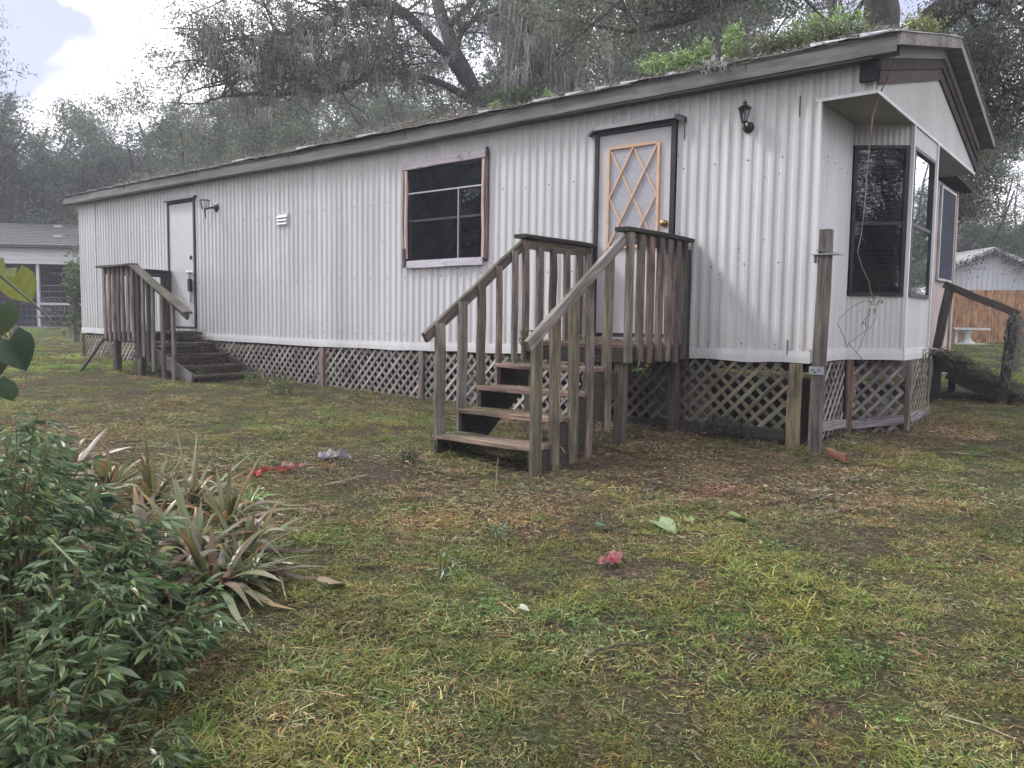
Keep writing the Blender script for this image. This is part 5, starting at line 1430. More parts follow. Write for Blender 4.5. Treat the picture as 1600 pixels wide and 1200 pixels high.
def scatter(name, label, pts, rots, scl, idx, tint):
    me = bpy.data.meshes.new(name); me.vertices.add(len(pts)); me.vertices.foreach_set('co', np.asarray(pts, np.float32).ravel())
    for an, tp, arr in (('rot', 'FLOAT_VECTOR', rots), ('scl', 'FLOAT', scl), ('idx', 'INT', idx), ('tint', 'FLOAT_VECTOR', tint)):
        a = me.attributes.new(an, tp, 'POINT')
        a.data.foreach_set('vector' if tp == 'FLOAT_VECTOR' else 'value', np.asarray(arr, np.int32 if tp == 'INT' else np.float32).ravel())
    me.update(); o = bpy.data.objects.new(name, me); COL.objects.link(o); tag(o, label, None, kind='stuff')
    g = bpy.data.node_groups.new(name, 'GeometryNodeTree')
    g.interface.new_socket('Geometry', in_out='INPUT', socket_type='NodeSocketGeometry'); g.interface.new_socket('Geometry', in_out='OUTPUT', socket_type='NodeSocketGeometry')
    n = g.nodes; l = g.links
    gi, go = n.new('NodeGroupInput'), n.new('NodeGroupOutput')
    ci = n.new('GeometryNodeCollectionInfo'); ci.inputs['Collection'].default_value = PROTO
    ci.inputs['Separate Children'].default_value = True; ci.inputs['Reset Children'].default_value = True
    iop = n.new('GeometryNodeInstanceOnPoints'); iop.inputs['Pick Instance'].default_value = True
    def na(nm, tp):
        x = n.new('GeometryNodeInputNamedAttribute'); x.data_type = tp; x.inputs['Name'].default_value = nm
        return [s for s in x.outputs if s.enabled and s.name == 'Attribute'][0]
    l.new(gi.outputs[0], iop.inputs['Points']); l.new(ci.outputs[0], iop.inputs['Instance'])
    l.new(na('idx', 'INT'), iop.inputs['Instance Index']); l.new(na('rot', 'FLOAT_VECTOR'), iop.inputs['Rotation']); l.new(na('scl', 'FLOAT'), iop.inputs['Scale'])
    l.new(iop.outputs[0], go.inputs[0])
    md = o.modifiers.new('scatter', 'NODES'); md.node_group = g
    return o
def lawn():
    S = []; T = []
    for s0, s1, dens in ((1.3, 5.2, 135), (5.2, 9, 85), (9, 15, 38), (15, 34, 10)):
        A = .5*(s1*s1-s0*s0)*1.6; n = int(A*dens)
        s_ = np.sqrt(rng.uniform(s0*s0, s1*s1, n)); t_ = rng.uniform(-.80, .80, n)*s_
        S.append(s_); T.append(t_)
    S = np.concatenate(S); T = np.concatenate(T)
    X = CAM[0]+S*H0[0]+T*HR[0]; Y = CAM[1]+S*H0[1]+T*HR[1]
    keep = ~((X < .46) & (X > -13.7) & (Y > .0) & (Y < 4.3) & ~((X > 0) & ((Y < 1.0) | (Y > 2.6)))) & ~((X < .1) & (X > -3.6) & (Y > 4.2) & (Y < 5.9))
    keep &= S < 29
    X, Y, S = X[keep], Y[keep], S[keep]
    n = len(X); pts = np.array([(x, y, gz(x, y)-.002) for x, y in zip(X, Y)])
    idx = np.zeros(n, int); tint = np.ones((n, 3)); scl = rng.uniform(.6, 1.3, n)*(1+.25*np.sin(X*3.1+2*np.sin(Y*2.3)))
    for i in range(n):
        x, y, s = X[i], Y[i], S[i]
        a = noise.noise(Vector((x*.75, y*.75, 1.7)))+.45*noise.noise(Vector((x*2.6, y*2.6, 7)))
        b_ = noise.noise(Vector((x*1.1+9, y*1.1, 3.3)))+.4*noise.noise(Vector((x*4, y*4, 9)))
        mul = math.exp(-(((x+.45)/1.35)**2+((y+1.15)/.85)**2))*1.3 + math.exp(-(((x+1.9)/.7)**2+((y+2.9)/.35)**2))*.9
        mul += .75*math.exp(-(((x-.6)/.35)**2+((y-1.4)/.7)**2))
        r_ = rng.uniform(-.28, .28)
        v = a-mul*1.45+.24+r_+(.18 if s > 14 else 0)+(.12 if s < 4 else 0)
        u = rng.uniform()
        if v < -.42: k = 3 if u < .75 else 2
        elif v < -.08: k = (2, 6, 3, 1)[int(u*4)] if u < .999 else 2
        elif v < .22: k = (1, 0, 6, 2, 1)[int(u*4.999)]
        else: k = (0, 5, 0, 6, 1, 4, 2)[int(u*6.999)]
        if b_ > .55 and v > -.3 and u < .5: k = 4
        if s < 4.2 and k == 1 and u > .4: k = 5
        idx[i] = k
        dull = 1-.12*max(0, min(1, (s-5)/6))
        w_ = 1+.16*b_; lv = 1+.45*noise.noise(Vector((x*1.6, y*1.6, 11)))+.35*noise.noise(Vector((x*5.5, y*5.5, 13))); tint[i] = (lv*w_*dull*rng.uniform(.8, 1.2), lv*dull*rng.uniform(.88, 1.12), lv*dull*rng.uniform(.8, 1.15))
        if s > 12: tint[i] *= (1.2, 1.45, .95); scl[i] *= 1.5
    rot = np.stack([rng.normal(size=n)*.08, rng.normal(size=n)*.08, rng.uniform(0, 6.28, n)], 1)
    return scatter('grass', 'short matted lawn grass, weeds, straw and fallen leaves over the yard', pts, rot, scl, idx, tint*1.36*np.array([.98, 1.03, .92]))
lawn()

# ------------------------------------------------------------------ plants of the bed at left
SHR = [(.10, .17, .075), (.14, .22, .095), (.075, .125, .058), (.19, .27, .11), (.16, .20, .12)]
def shrub(i, xp, s, h, r_, stems, nl, size, label, pal=SHR, lean=(0, 0)):
    q = np.array(GP(xp, s)); t = empty('leafy_shrub', tuple(q), label, 'shrub', 'leafy shrubs of the left bed')
    ms = MB(); pos = []; dd = []; ssz = []
    for k in range(stems):
        a = rng.uniform(0, 6.28); e = rng.uniform(.15, 1)**.6
        tip = q+np.array([math.cos(a)*r_*e+lean[0], math.sin(a)*r_*e+lean[1], h*rng.uniform(.45, 1.05)*(1.12-.45*e)])
        b_ = q+np.array([math.cos(a)*r_*.3, math.sin(a)*r_*.3, -.02]); m_ = (b_+tip)/2+np.array([0, 0, h*.22])
        cv = [(1-u)**2*b_+2*u*(1-u)*m_+u*u*tip for u in np.linspace(0, 1, 6)]
        ms.tube(cv, [.005, .0045, .004, .003, .002, .0012], 4, False)
        nn = max(3, nl//stems//5)
        lsz = size*(rng.uniform(.55, 1.3) if k % 5 else rng.uniform(1.3, 1.8))
        for j in range(nn):       # each node carries a fan of five leaflets
            u = rng.uniform(.22, 1)**.75; c = (1-u)**2*b_+2*u*(1-u)*m_+u*u*tip
            out = c-q; out[2] = 0; out = out/(np.linalg.norm(out)+1e-6)+rng.normal(size=3)*.7; out[2] = rng.uniform(-.1, .5)
            out /= np.linalg.norm(out); pet = c+out*rng.uniform(.02, .06); ms.tube([c, pet], .0012, 3, False)
            sd = np.cross(out, [0, 0, 1.]); sd /= np.linalg.norm(sd)+1e-6
            for f_ in (-1.2, -.6, 0, .6, 1.2):
                v = out*math.cos(f_)+sd*math.sin(f_); v[2] += rng.uniform(-.25, .1); pos.append(pet); dd.append(v); ssz.append(lsz*(1.15-.5*abs(f_)/1.2))
    ms.build('stems', TWIG, t)
    V, F, C = leaves(np.array(pos), np.array(dd), np.array(ssz), .25, list(pal)+[(.30, .27, .10), (.20, .13, .07), (.30, .34, .22)], droop=.35, var=.4, pw=[.94/len(pal)]*len(pal)+[.02, .015, .025])
    o = wmesh('foliage', V, F, GLEAF, t, C); tag(o, kind='stuff')
shrub(0, 0, 3.3, .98, .40, 32, 2000, .062, 'tallest dark leafy shrub at the left edge of the lawn bed')
shrub(1, 105, 3.35, .56, .36, 28, 1600, .060, 'bright-topped leafy shrub in front of the strap-leaved plants')
shrub(2, -70, 2.9, 1.12, .45, 32, 2100, .060, 'shrub cut off by the left edge, dark and dense')
shrub(3, 55, 2.65, .62, .34, 26, 1700, .055, 'lower leafy shrub at the left edge beneath the tall one')
shrub(4, 190, 3.3, .36, .26, 18, 700, .058, 'leafy shrub mixed among the arching purple strap leaves')
shrub(5, 160, 2.62, .42, .30, 22, 1200, .052, 'low shrub with long pale stem at the bottom left')
shrub(6, 20, 2.15, .52, .26, 22, 1300, .048, 'dark low shrub in the bottom left corner')
shrub(7, 10, 4.3, .56, .34, 20, 1000, .058, 'leafy shrub further back at the left edge, tips lit')
shrub(8, 260, 2.95, .30, .26, 20, 900, .048, 'knee-low leafy plant at the right foot of the shrubs', [(.10, .16, .07), (.15, .22, .1), (.07, .11, .05)])
shrub(9, 90, 2.15, .24, .30, 18, 900, .042, 'low ground-hugging leaves along the bottom left border', [(.07, .11, .05), (.10, .14, .06)])
shrub(10, 330, 3.55, .18, .2, 12, 260, .045, 'small leafy weed under the strap leaves at the bed edge')
shrub(11, -20, 5.3, .62, .35, 20, 900, .060, 'leafy shrub behind the bed beside the fallen dry leaves')
# long pale stem
q0 = np.array(P(75, 840, 2.9)); q1 = np.array(P(268, 1058, 2.75)); mb = MB(); mb.tube([q0, (q0+q1)/2+np.array([0, 0, .03]), q1], [.004, .005, .005], 6)
tag(mb.build('plant_stem', mat_plain('pale_green_stem', (.26, .30, .16), .6, .3, 0, .2, 12)), 'long pale green stem slanting through the shrubs', 'stem')

def strap_plant(i, xp, s, n, L, w, label, cols):
    q = np.array(GP(xp, s)); t = empty('strap_leaved_plant', tuple(q), label, 'strap-leaved plant', 'strap-leaved plants of the left bed')
    for k in range(n):
        a = rng.uniform(0, 6.28); el = rng.uniform(.35, 1.5); d = np.array([math.cos(a)*math.cos(el), math.sin(a)*math.cos(el), math.sin(el)])
        side = np.array([-math.sin(a), math.cos(a), 0]); ll = L*rng.uniform(.65, 1.15); ww = w*rng.uniform(.7, 1.2); bend = rng.uniform(.1, 1.15)
        S = 8; V = []; C = []; c = q+np.array([math.cos(a), math.sin(a), 0])*.03; tw = rng.uniform(-.9, .9)
        col = np.array(cols[rng.integers(0, len(cols))])*rng.uniform(.8, 1.2); tip = np.array([(.36, .18, .08), (.30, .26, .20), (.16, .10, .06), (.15, .16, .07)][rng.integers(0, 4)])
        hor = np.array([math.cos(a), math.sin(a), 0])
        for j in range(S+1):
            u = j/S; p = c+d*ll*u+(hor*.35-np.array([0, 0, 1.])*.95)*bend*ll*u*u*.9; p[2] = max(p[2], q[2]+.01)
            sd = side*math.cos(tw*u)+np.array([0, 0, 1.])*math.sin(tw*u); hw = ww*.5*(.55+.45*math.sin(min(1, u*2.2)*math.pi/2))*(1-max(0, u-.55)/.45)**.8+.0005
            up_ = np.cross(sd, d)*.18*hw
            V += [p-sd*hw+up_, p, p+sd*hw+up_]
            cc = col*(1-u**3)+tip*u**3; C += [cc, cc*1.12, cc]
        F = []
        for j in range(S):
            for m_ in (0, 1): F.append((j*3+m_, j*3+m_+1, j*3+m_+4, j*3+m_+3))
        wmesh('leaf', V, [np.array(F)], GLEAF, t, np.array(C), True)
PUR = [(.11, .075, .055), (.15, .125, .12), (.16, .09, .055), (.13, .17, .06), (.10, .14, .05), (.10, .075, .06), (.10, .12, .05), (.15, .11, .07), (.13, .15, .06), (.07, .06, .05)]
GRS = [(.15, .18, .07), (.20, .21, .09), (.11, .14, .05), (.24, .18, .10), (.16, .13, .08)]
DRYS = [(.30, .14, .07), (.22, .17, .12), (.32, .28, .26), (.15, .09, .06), (.14, .15, .06)]
for a_ in ((0, 118, 5.7, 15, .36, .050, 'clump of dry rust and silver strap leaves farthest left in the bed', DRYS+PUR[:2]),
           (1, 185, 5.3, 14, .34, .040, 'reddish-green strap-leaved clump behind the bright shrub', GRS+DRYS[:2]),
           (2, 250, 5.0, 16, .38, .036, 'olive strap-leaved clump in the middle of the bed', GRS),
           (3, 310, 4.9, 16, .42, .032, 'spiky strap-leaved clump with orange tips', GRS+DRYS[:1]),
           (4, 365, 4.6, 16, .36, .030, 'yellow-orange narrow-leaved clump at the lawn side of the bed', GRS+DRYS[:1]),
           (5, 235, 4.25, 15, .40, .046, 'purple-brown arching strap clump behind the shrubs', PUR),
           (6, 315, 4.05, 15, .40, .046, 'dark purple-green strap clump in the centre of the bed', PUR+GRS[:1]),
           (7, 395, 4.1, 14, .34, .040, 'olive and brown strap clump at the right end of the bed', PUR+GRS[:3]),
           (8, 345, 3.6, 13, .38, .048, 'arching silvery strap clump nearest the viewer', PUR),
           (9, 275, 3.5, 12, .36, .046, 'broken strap clump with pale leaf tips low in the bed', PUR),
           (10, 160, 4.6, 12, .36, .044, 'strap clump half hidden behind the leafy shrubs', PUR+GRS[:2]),
           (11, 395, 3.75, 10, .26, .034, 'small flattened strap clump sprawling onto the lawn', PUR+GRS[:2]),
           (12, 400, 4.9, 12, .26, .018, 'bright green grassy tuft at the lawn edge of the bed', [(.16, .26, .08), (.2, .3, .1)])):
    a_ = list(a_); a_[1] -= 16; a_[3] = int(a_[3]*2.8); a_[4] *= 1.2; a_[5] *= .82; strap_plant(*a_)
# tall grass tufts
def grass_tuft(xp, s, n, L, label, pal=[(.13, .24, .06), (.18, .30, .08), (.22, .26, .09)], r_=.05, wd=.006):
    q = np.array(GP(xp, s)); b_ = q+disc(n, r_); d = rng.normal(size=(n, 3))*.32; d[:, 2] = 1
    V, F, C = ribbons(b_, d, rng.uniform(L*.5, L, n), np.full(n, wd), .35, pal, 4)
    tag(wmesh('grass_tuft', V, F, DRYM, None, C), label, 'grass tuft', 'taller grass tufts in the lawn')
grass_tuft(282, 2.32, 40, .17, 'bright green grass tuft at the bottom edge left')
grass_tuft(300, 2.5, 26, .13, 'small bright grass tuft behind the one at the bottom edge')
grass_tuft(505, 8.4, 30, .16, 'bright green grass tuft at the lattice by the reddish post')
grass_tuft(845, 4.7, 22, .10, 'olive grass tuft in front of the steps', r_=.08)
for k_, (x_, y_) in enumerate(((-2.22, -2.28), (-2.18, -1.98), (-2.15, -1.0), (-1.05, -2.32), (-1.10, -1.15), (-.62, -.14), (-.28, -.16), (.05, -.28), (.24, -.14), (.10, .75), (.52, 1.55), (.56, 2.05), (-2.9, -.12), (-3.5, -.10), (-4.2, -.12), (-5.1, -.1), (-5.8, -.12), (-7.1, -.12), (-1.75, -1.5))):
    q_ = np.array([x_, y_, gz(x_, y_)-.005]); n_ = 46; b_ = q_+disc(n_, .10)*[1.4, .8, 1]; d_ = rng.normal(size=(n_, 3))*.5; d_[:, 2] = 1
    V, F, C = ribbons(b_, d_, rng.uniform(.05, .15, n_), np.full(n_, .005), .6, GREEN[:3]+DRY[:2], 3)
    tag(wmesh('grass_tuft', V, F, DRYM, None, C), ['uncut grass round the outer post of the left handrail', 'grass under the second tread at the left', 'grass under the front deck at its left side', 'grass round the outer post of the right handrail', 'grass at the foot of the right deck post', 'grass against the lattice midway to the corner', 'grass against the bottom board near the corner', 'grass at the near side of the corner gate post', 'grass at the far side of the corner gate post', 'grass along the short bay skirt', 'grass at the foot of the bay lattice', 'grass at the far bay skirt post', 'uncut grass against the lattice left of the front steps', 'uncut grass at the lattice under the right end of the big window', 'uncut grass at the lattice under the big window', 'uncut grass at the lattice under the left end of the big window', 'uncut grass at the lattice right of the reddish post', 'uncut grass at the lattice under the wall vent', 'grass growing beneath the middle treads'][k_], 'grass tuft', 'taller grass tufts in the lawn')
grass_tuft(1318, 6.7, 40, .14, 'green grass tuft at the foot of the red skirt post', r_=.12)

def heart_leaf(t, c, ax_, ay_, size, cols, curl=.15):
    n = 9; V = []; C = []
    nz_ = np.cross(ax_, ay_)
    for j in range(n+1):
        v = j/n                      # 0 tip ... 1 lobes
        hw = .52*math.sin(min(1, v*1.25)*math.pi/2)**.9*(1-.35*max(0, v-.8)/.2)
        for k in range(-3, 4):
            u = k/3; lob = .22*abs(u)*max(0, v-.6)/.4 - .04*max(0, v-.8)*5*(1-abs(u))
            p = c+ax_*(u*hw*size)+ay_*((v-.5+lob)*size)+nz_*size*(curl*abs(u)*hw-.25*(1-v)**2+.012*math.sin(j*2.3+k*2))
            V.append(p); f = .85+.3*rng.uniform()+(-.18 if k == 0 else 0); C.append(np.array(cols[0])*f*(1-abs(u)*.2)+np.array(cols[1])*.15*abs(u))
    F = [(j*7+k, j*7+k+1, (j+1)*7+k+1, (j+1)*7+k) for j in range(n) for k in range(6)]
    wmesh('leaf', V, [np.array(F)], GLEAF, t, np.array(C), True)
g_ = np.array(GP(-55, 2.2)); t = empty('heart_leaved_vine', tuple(g_), 'tall vine at the left edge with a yellow heart-shaped leaf and dark drooping ones', 'vine')
rt, up_ = RT, UP
mb = MB(); mb.tube([g_, P(-60, 800, 2.2), P(-40, 600, 2.15), P(-50, 440, 2.1), P(-60, 380, 2.1)], [.009, .008, .007, .005, .004], 6); mb.build('stem', TWIG, t)
mb = MB(); mb.tube([P(-50, 395, 2.1), P(0, 430, 2.1), P(50, 472, 2.15), P(94, 514, 2.2)], [.0055, .004, .0035, .0015], 6); mb.build('stem', mat_plain('grey_green_stem', (.17, .19, .14), .6, .3, 0, .2, 12), t)
mb = MB(); mb.tube([P(-50, 470, 2.1), P(-10, 500, 2.1), P(12, 528, 2.1)], [.004, .003, .002], 5); mb.build('petiole', TWIG, t)
mb = MB(); mb.tube([P(10, 505, 2.4), P(25, 545, 2.4), P(38, 570, 2.4)], [.002, .002, .001], 5); mb.build('petiole', TWIG, t)
heart_leaf(t, P(34, 452, 2.25), rt*.86+UP*.45+_fw*.3, UP*.8-rt*.35-_fw*.2, .092, ((.26, .29, .085), (.4, .3, .1)))
heart_leaf(t, P(-4, 436, 2.3), rt*.7-UP*.5, UP*.8+rt*.5+_fw*.2, .085, ((.24, .27, .08), (.3, .3, .1)))
heart_leaf(t, P(26, 552, 2.05), rt*.75+UP*.4+_fw*.5, -rt*.5+UP*.75+_fw*.1, .10, ((.035, .065, .035), (.1, .12, .08)))
heart_leaf(t, P(4, 500, 2.1), rt*.6+_fw*.7, UP*.95-rt*.1, .085, ((.06, .09, .045), (.1, .12, .08)))
heart_leaf(t, P(-12, 560, 2.1), rt*.8+_fw*.4, UP*.9-rt*.3, .10, ((.05, .08, .04), (.1, .12, .08)))
heart_leaf(t, P(5, 610, 2.2), rt*.9+_fw*.3, UP*.6-rt*.5, .09, ((.06, .10, .05), (.1, .12, .08)))

# ------------------------------------------------------------------ litter on the lawn
def crumple(name, label, cat, xp, yp, s, w_, h_, ang, cols, amp=.02, seed=1):
    """a strip of thin film, folded and crushed along its length"""
    c = np.array(P(xp, yp, s)); c[2] = gz(c[0], c[1])+.012
    n, m = 26, 12; V = []; C = []; rs = np.random.default_rng(seed); ph = rs.uniform(0, 6, 6)
    for i in range(n+1):
        u = i/n-.5; a = ang+.5*math.sin(u*5+ph[0])
        px_ = w_*u; py_ = .16*w_*math.sin(u*6+ph[1]); wd = h_*(.6+.35*math.sin(u*7+ph[2])+.12*math.sin(u*19+ph[3]))
        for j in range(m+1):
            v = j/m-.5
            q = Vector((u*5+seed, v*5, 2)); k = noise.noise(q*1.0); k2 = noise.noise(q*2.6); k3 = abs(noise.noise(q*1.7+Vector((3, 3, 3))))
            x = px_-v*wd*math.sin(a)*.8+k*.02; y = py_+v*wd*math.cos(a)+k2*.012
            z = max(0, amp*(1.3*abs(math.sin(u*5+v*3+ph[4]))*(.4+k3*1.4)+.9*k3+.7*k2+.12*abs(math.sin(v*14+u*6))))
            V.append(c+HRV*(x*math.cos(ang)-y*math.sin(ang))+H0V*(x*math.sin(ang)+y*math.cos(ang))+np.array([0, 0, z]))
            m_ = .5+1.1*noise.noise(Vector((u*3+seed*7, v*2.5, 1))); m_ = 1 if m_ > .52 else (0 if m_ < .45 else .5)
            C.append((np.array(cols[0])*m_+np.array(cols[1])*(1-m_))*(1+.25*k2))
    F = [(i*(m+1)+j, (i+1)*(m+1)+j, (i+1)*(m+1)+j+1, i*(m+1)+j+1) for i in range(n) for j in range(m)]
    tag(wmesh(name, V, [np.array(F)], PLASTIC, None, np.array(C), False), label, cat)
HRV = np.array([HR[0], HR[1], 0]); H0V = np.array([H0[0], H0[1], 0])
crumple('plastic_wrapper', 'torn red plastic wrapper lying left of the other litter on the grass', 'wrapper', 418, 735, 5.75, .24, .09, .75, ((.55, .08, .07), (.40, .10, .09)), .022, 2)
crumple('plastic_wrapper', 'clear and pink plastic strip joined beside the red wrapper', 'wrapper', 458, 722, 5.9, .19, .12, -.1, ((.42, .33, .32), (.50, .14, .12)), .02, 5)
crumple('plastic_bag', 'crumpled white and bluish plastic bag beyond the red wrapper', 'plastic bag', 519, 703, 6.1, .19, .18, .2, ((.55, .47, .46), (.30, .33, .40)), .032, 9)
crumple('plastic_wrapper', 'small faded pink wrapper on the open lawn', 'wrapper', 957, 868, 4.1, .17, .11, .75, ((.60, .20, .22), (.58, .34, .35)), .022, 12)
def ground_leaf(name, label, xp, yp, s, size, col, col2, ang, seed=0):
    c = np.array(P(xp, yp, s)); c[2] = gz(c[0], c[1])+.035
    t = empty('fallen_leaf', tuple(c), label, 'leaf', 'large leaves lying on the lawn')
    ax_ = HRV*math.cos(ang)+H0V*math.sin(ang)+np.array([0, 0, .05]); ay_ = np.cross([0, 0, 1.], ax_); ay_ = ay_+np.array([0, 0, .10])
    heart_leaf(t, c, ax_, ay_, size, (col, col2), .22)
ground_leaf('leaf', 'large pale green heart-shaped leaf on the lawn', 1042, 822, 4.6, .14, (.27, .36, .18), (.4, .45, .28), .6)
ground_leaf('leaf', 'crumpled lime leaf on the lawn right of the pale heart-shaped one', 1160, 800, 4.85, .11, (.24, .36, .12), (.3, .35, .2), 1.9)
ground_leaf('leaf', 'big tan dead leaf at the right end of the plant bed', 525, 902, 3.75, .12, (.36, .29, .21), (.3, .2, .15), 2.6)
ground_leaf('leaf', 'small white-green leaf standing on the lawn', 820, 956, 3.5, .045, (.5, .55, .42), (.5, .5, .4), 1.2)
ground_leaf('leaf', 'small yellow-green leaf just left of the lime leaf', 1078, 808, 4.75, .06, (.3, .38, .15), (.4, .4, .2), .2)
ground_leaf('leaf', 'blue-green leaf left of the large pale heart-shaped leaf', 945, 822, 4.6, .08, (.12, .20, .13), (.2, .3, .2), 2.0)
board('wood_scrap', None, P(1292, 708, 6.4)*[1, 1, 0]+[0, 0, .20], P(1322, 722, 6.2)*[1, 1, 0]+[0, 0, .18], .06, .04, (0, 0, 1), (.26, .13, .08))
tag(bpy.data.objects['wood_scrap'], 'short reddish offcut of wood beside the corner gate post', 'offcut')
def stick(label, pts, r_, col, s_):
    q = []
    for x, y, dz in pts:
        d = _fw+RT*(x-800)/FPX-UP*(y-600)/FPX
        lo = 1.5
        while lo < 60 and CAM[2]+d[2]*lo > gz(CAM[0]+d[0]*lo, CAM[1]+d[1]*lo): lo += .02
        p = CAM+d*lo; p[2] += dz; q.append(p)
    mb = MB(); mb.tube(q, [r_*(1-.5*i/len(q)) for i in range(len(q))], 5); o = mb.build('stick', WOODUP, None, color=col); tag(o, label, 'stick', 'sticks and twigs on the lawn')
stick('pale crooked twig at the foot of the front steps', [(852, 676, .05), (880, 684, .04), (893, 682, .05), (905, 688, .03), (926, 695, .02)], .008, (.42, .36, .30), 1)
stick('dark forked stick leaning on the lattice right of the steps', [(985, 690, .02), (1018, 672, .06), (1012, 657, .12), (1033, 676, .03)], .009, (.16, .13, .11), 1)
stick('grey-brown stick lying in the near lawn', [(898, 1045, .02), (930, 1028, .03), (965, 1022, .04), (1000, 1019, .03)], .008, (.13, .10, .07), 1)
stick('pale straw-coloured stalk below the plastic litter', [(500, 766, .03), (545, 756, .03), (575, 748, .03)], .005, (.42, .36, .25), 1)
stick('long pale stalk slanting on the near lawn at right', [(1475, 1130, .03), (1530, 1150, .04), (1585, 1168, .03)], .003, (.45, .46, .30), 1)
stick('curved pale stem at the foot of the strap-leaved plants', [(425, 905, .05), (440, 925, .06), (448, 950, .03)], .004, (.4, .42, .28), 1)
stick('thin stick on the lawn right of the corner post', [(1490, 712, .02), (1520, 714, .02), (1545, 716, .02)], .010, (.25, .22, .16), 1)
stick('dry brown vine bent by the last step post', [(846, 735, .02), (866, 705, .06), (888, 690, .05), (900, 680, .02)], .006, (.13, .10, .08), 1)
stick('pale straw stem standing in front of the steps', [(770, 800, .02), (775, 760, .02), (779, 720, .12)], .003, (.36, .33, .2), 1)
# leaning weeds and step debris
def weed(label, q, n, r_, h, size, pal=WEEDP, stems=8, up=.4):
    tuft('leafy_weed', label, 'weed', q, n, r_, h, size, .3, pal, 'weeds in the yard', up, stems)
P2 = [(.15, .25, .08), (.22, .34, .12), (.11, .18, .06)]
PW = [(.24, .30, .18), (.14, .21, .10), (.30, .35, .24)]
weed('pale-topped small weed in the lawn below the steps', GP(690, 3.85), 34, .07, .13, .045, PW, 7)
weed('low blue-green weed in the lawn left of the pink wrapper', GP(780, 4.35), 40, .10, .08, .04, [(.12, .19, .11), (.18, .26, .15)], 7)
weed('leafy weed climbing the outer post of the left handrail', GP(690, 6.45), 110, .13, .22, .04, WEEDP, 10)
weed('green weed tuft between lawn and lattice left of the steps', GP(720, 6.9), 160, .20, .14, .04, P2, 12)
weed('bright leaf sprig at the foot of the right handrail post', GP(858, 6.0), 26, .07, .16, .07, P2, 5)
weed('dark weeds under the right platform edge', GP(985, 7.0), 90, .14, .16, .04, WEEDP, 9)
weed('green weeds along the lattice under the wall vent', GP(440, 9.8), 160, .3, .28, .05, WEEDP, 14)
weed('green weeds against the lattice beside the far steps', GP(400, 10.6), 160, .3, .30, .05, WEEDP, 14)
weed('clump of broken stalks and leaves in front of the far lattice', GP(640, 6.0), 120, .14, .14, .04, [(.10, .13, .07), (.16, .15, .08)], 12)
weed('small weeds at the foot of the far side steps', GP(300, 11.2), 160, .3, .16, .05, WEEDP, 14)
weed('grassy weeds under the platform of the far steps', GP(235, 12.4), 160, .3, .2, .05, P2, 14)
weed('hanging weeds on the bottom trim near the end of the bay', (.46, 2.0, .86), 36, .10, .16, .035, P2, 6)
weed('green leaf sprig growing through the deck edge at the left rail', (-2.1, -1.22, 1.0), 40, .10, .14, .04, P2, 6)
weed('weed on the third tread at the left rail', (-2.0, -1.45, .83), 60, .12, .09, .03, [(.12, .15, .07), (.2, .19, .12)], 7)
weed('bright leaves on the deck in front of the lattice-glazed door', (-1.45, -1.15, 1.02), 30, .08, .08, .06, P2, 5)
weed('two round leaves of a vine on the right handrail pickets', (-1.19, -1.72, 1.42), 5, .04, .08, .06, [(.25, .36, .12)], 2)
weed('single round leaf at the lower end of the right handrail', (-1.20, -2.35, 1.05), 4, .04, .08, .05, [(.28, .38, .12)], 2)
weed('green leaves hanging under the right platform pickets', (-1.10, -.95, .78), 22, .06, .12, .07, P2, 4)
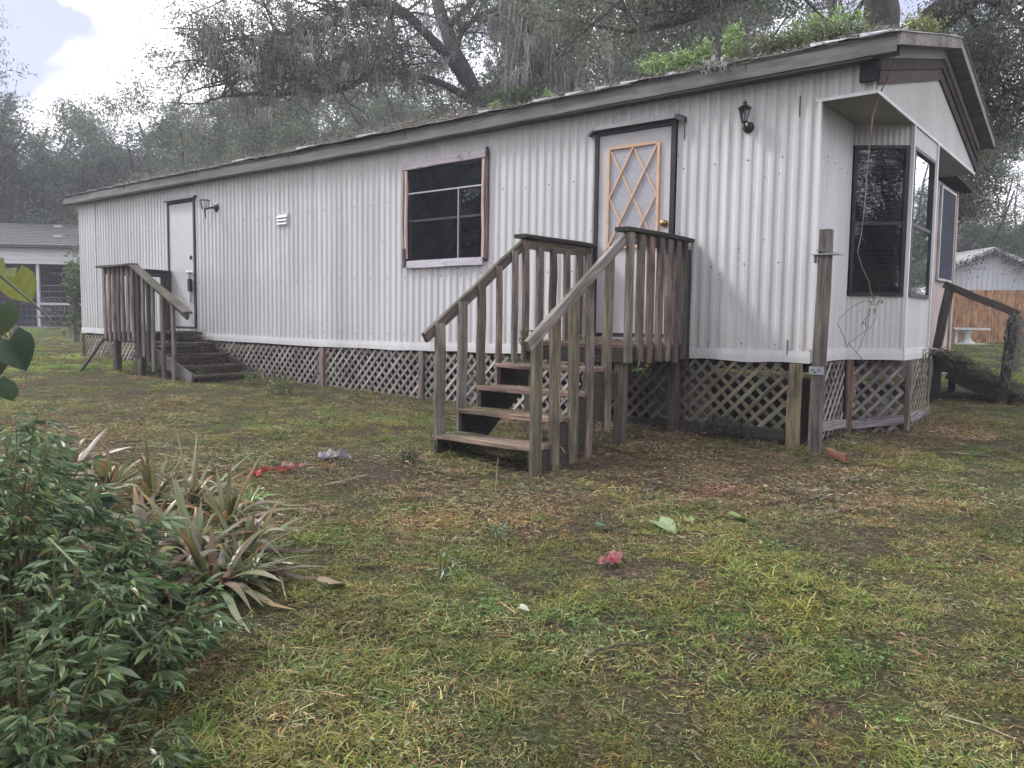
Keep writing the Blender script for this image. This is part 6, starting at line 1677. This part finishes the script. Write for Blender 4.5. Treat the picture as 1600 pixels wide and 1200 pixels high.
def debris(label, x0, x1, y0, y1, zf, n, pal=LIT, sz=.03, lay=.018):
    x, y = rng.uniform(x0, x1, n), rng.uniform(y0, y1, n); z = np.array([zf(a, b) for a, b in zip(x, y)])+np.abs(rng.normal(size=n))*lay
    d = rng.normal(size=(n, 3)); d[:, 2] *= .35; c = np.stack([x, y, z], 1)
    m_ = n//3; V, F, C = merge([leaves(c[m_:], d[m_:], sz, .24, pal, two=False), ribbons(c[:m_], d[:m_], rng.uniform(.03, .14, m_), np.full(m_, .003), .3, pal)])
    tag(wmesh('leaf_litter', V, F, DRYM, None, C), label, 'leaf litter', kind='stuff')
debris('dry leaves and needles lying on the front deck', -2.1, -1.2, -1.2, -.1, lambda x, y: 1.027, 420)
for k, (y, z) in enumerate(((-2.2, .305), (-1.95, .49), (-1.72, .665), (-1.48, .845))):
    debris('dry crumbs and needles on the %s tread of the front steps' % ['lowest', 'second', 'third', 'top'][k], -2.1, -1.2, y-.1, y+.12, lambda x, y: z-.003+.0, 150, LIT, .02, .006)
debris('dead vines and leaves heaped on the far side steps', -9.3, -7.8, -1.0, -.05, lambda x, y: float(np.interp(x, [-9.3, -9.1, -7.9], [.97, .86, .42])), 1500, [(.06, .05, .035), (.10, .07, .05), (.05, .06, .03), (.16, .07, .05)], .05, .035)
V, F, C = moss_from([(-1.0+.02*i, -.07, .34) for i in range(24)], 160, .05, .16, .004)
tag(wmesh('dry_roots', V, F, MOSSM, None, C*.42), 'dry rootlets clinging to the bottom board of the lattice', 'rootlets')
debris('rusty brown leaf mulch along the foot of the bay skirting', .3, .95, .5, 2.4, lambda x, y: gz(x, y)+.01, 1200, [(.17, .09, .06), (.12, .07, .05), (.22, .13, .09)], .035, .012)
debris('brown needle mulch on the bare soil right of the front steps', -1.3, .5, -2.0, -.5, lambda x, y: gz(x, y)+.008, 3200, [(.15, .09, .065), (.11, .07, .05), (.20, .13, .095), (.14, .07, .055)], .03, .010)

# ------------------------------------------------------------------ haze
mb = MB(); mb.box((-190, -190, -2.2), (190, 190, 22)); m = bpy.data.materials.new('haze_air'); m.use_nodes = True; nn = m.node_tree.nodes
nn.remove(nn['Principled BSDF']); pv = nn.new('ShaderNodeVolumePrincipled'); pv.inputs['Color'].default_value = (.82, .84, 1.0, 1); pv.inputs['Density'].default_value = HAZE; pv.inputs['Anisotropy'].default_value = .3
m.node_tree.links.new(pv.outputs[0], nn['Material Output'].inputs['Volume'])
hz_ = mb.build('haze', m, origin=(0, 0, 0)); tag(hz_, 'thin bluish haze added over the yard and trees', kind='stuff')  # even haze volume added to veil the distance in bluish grey
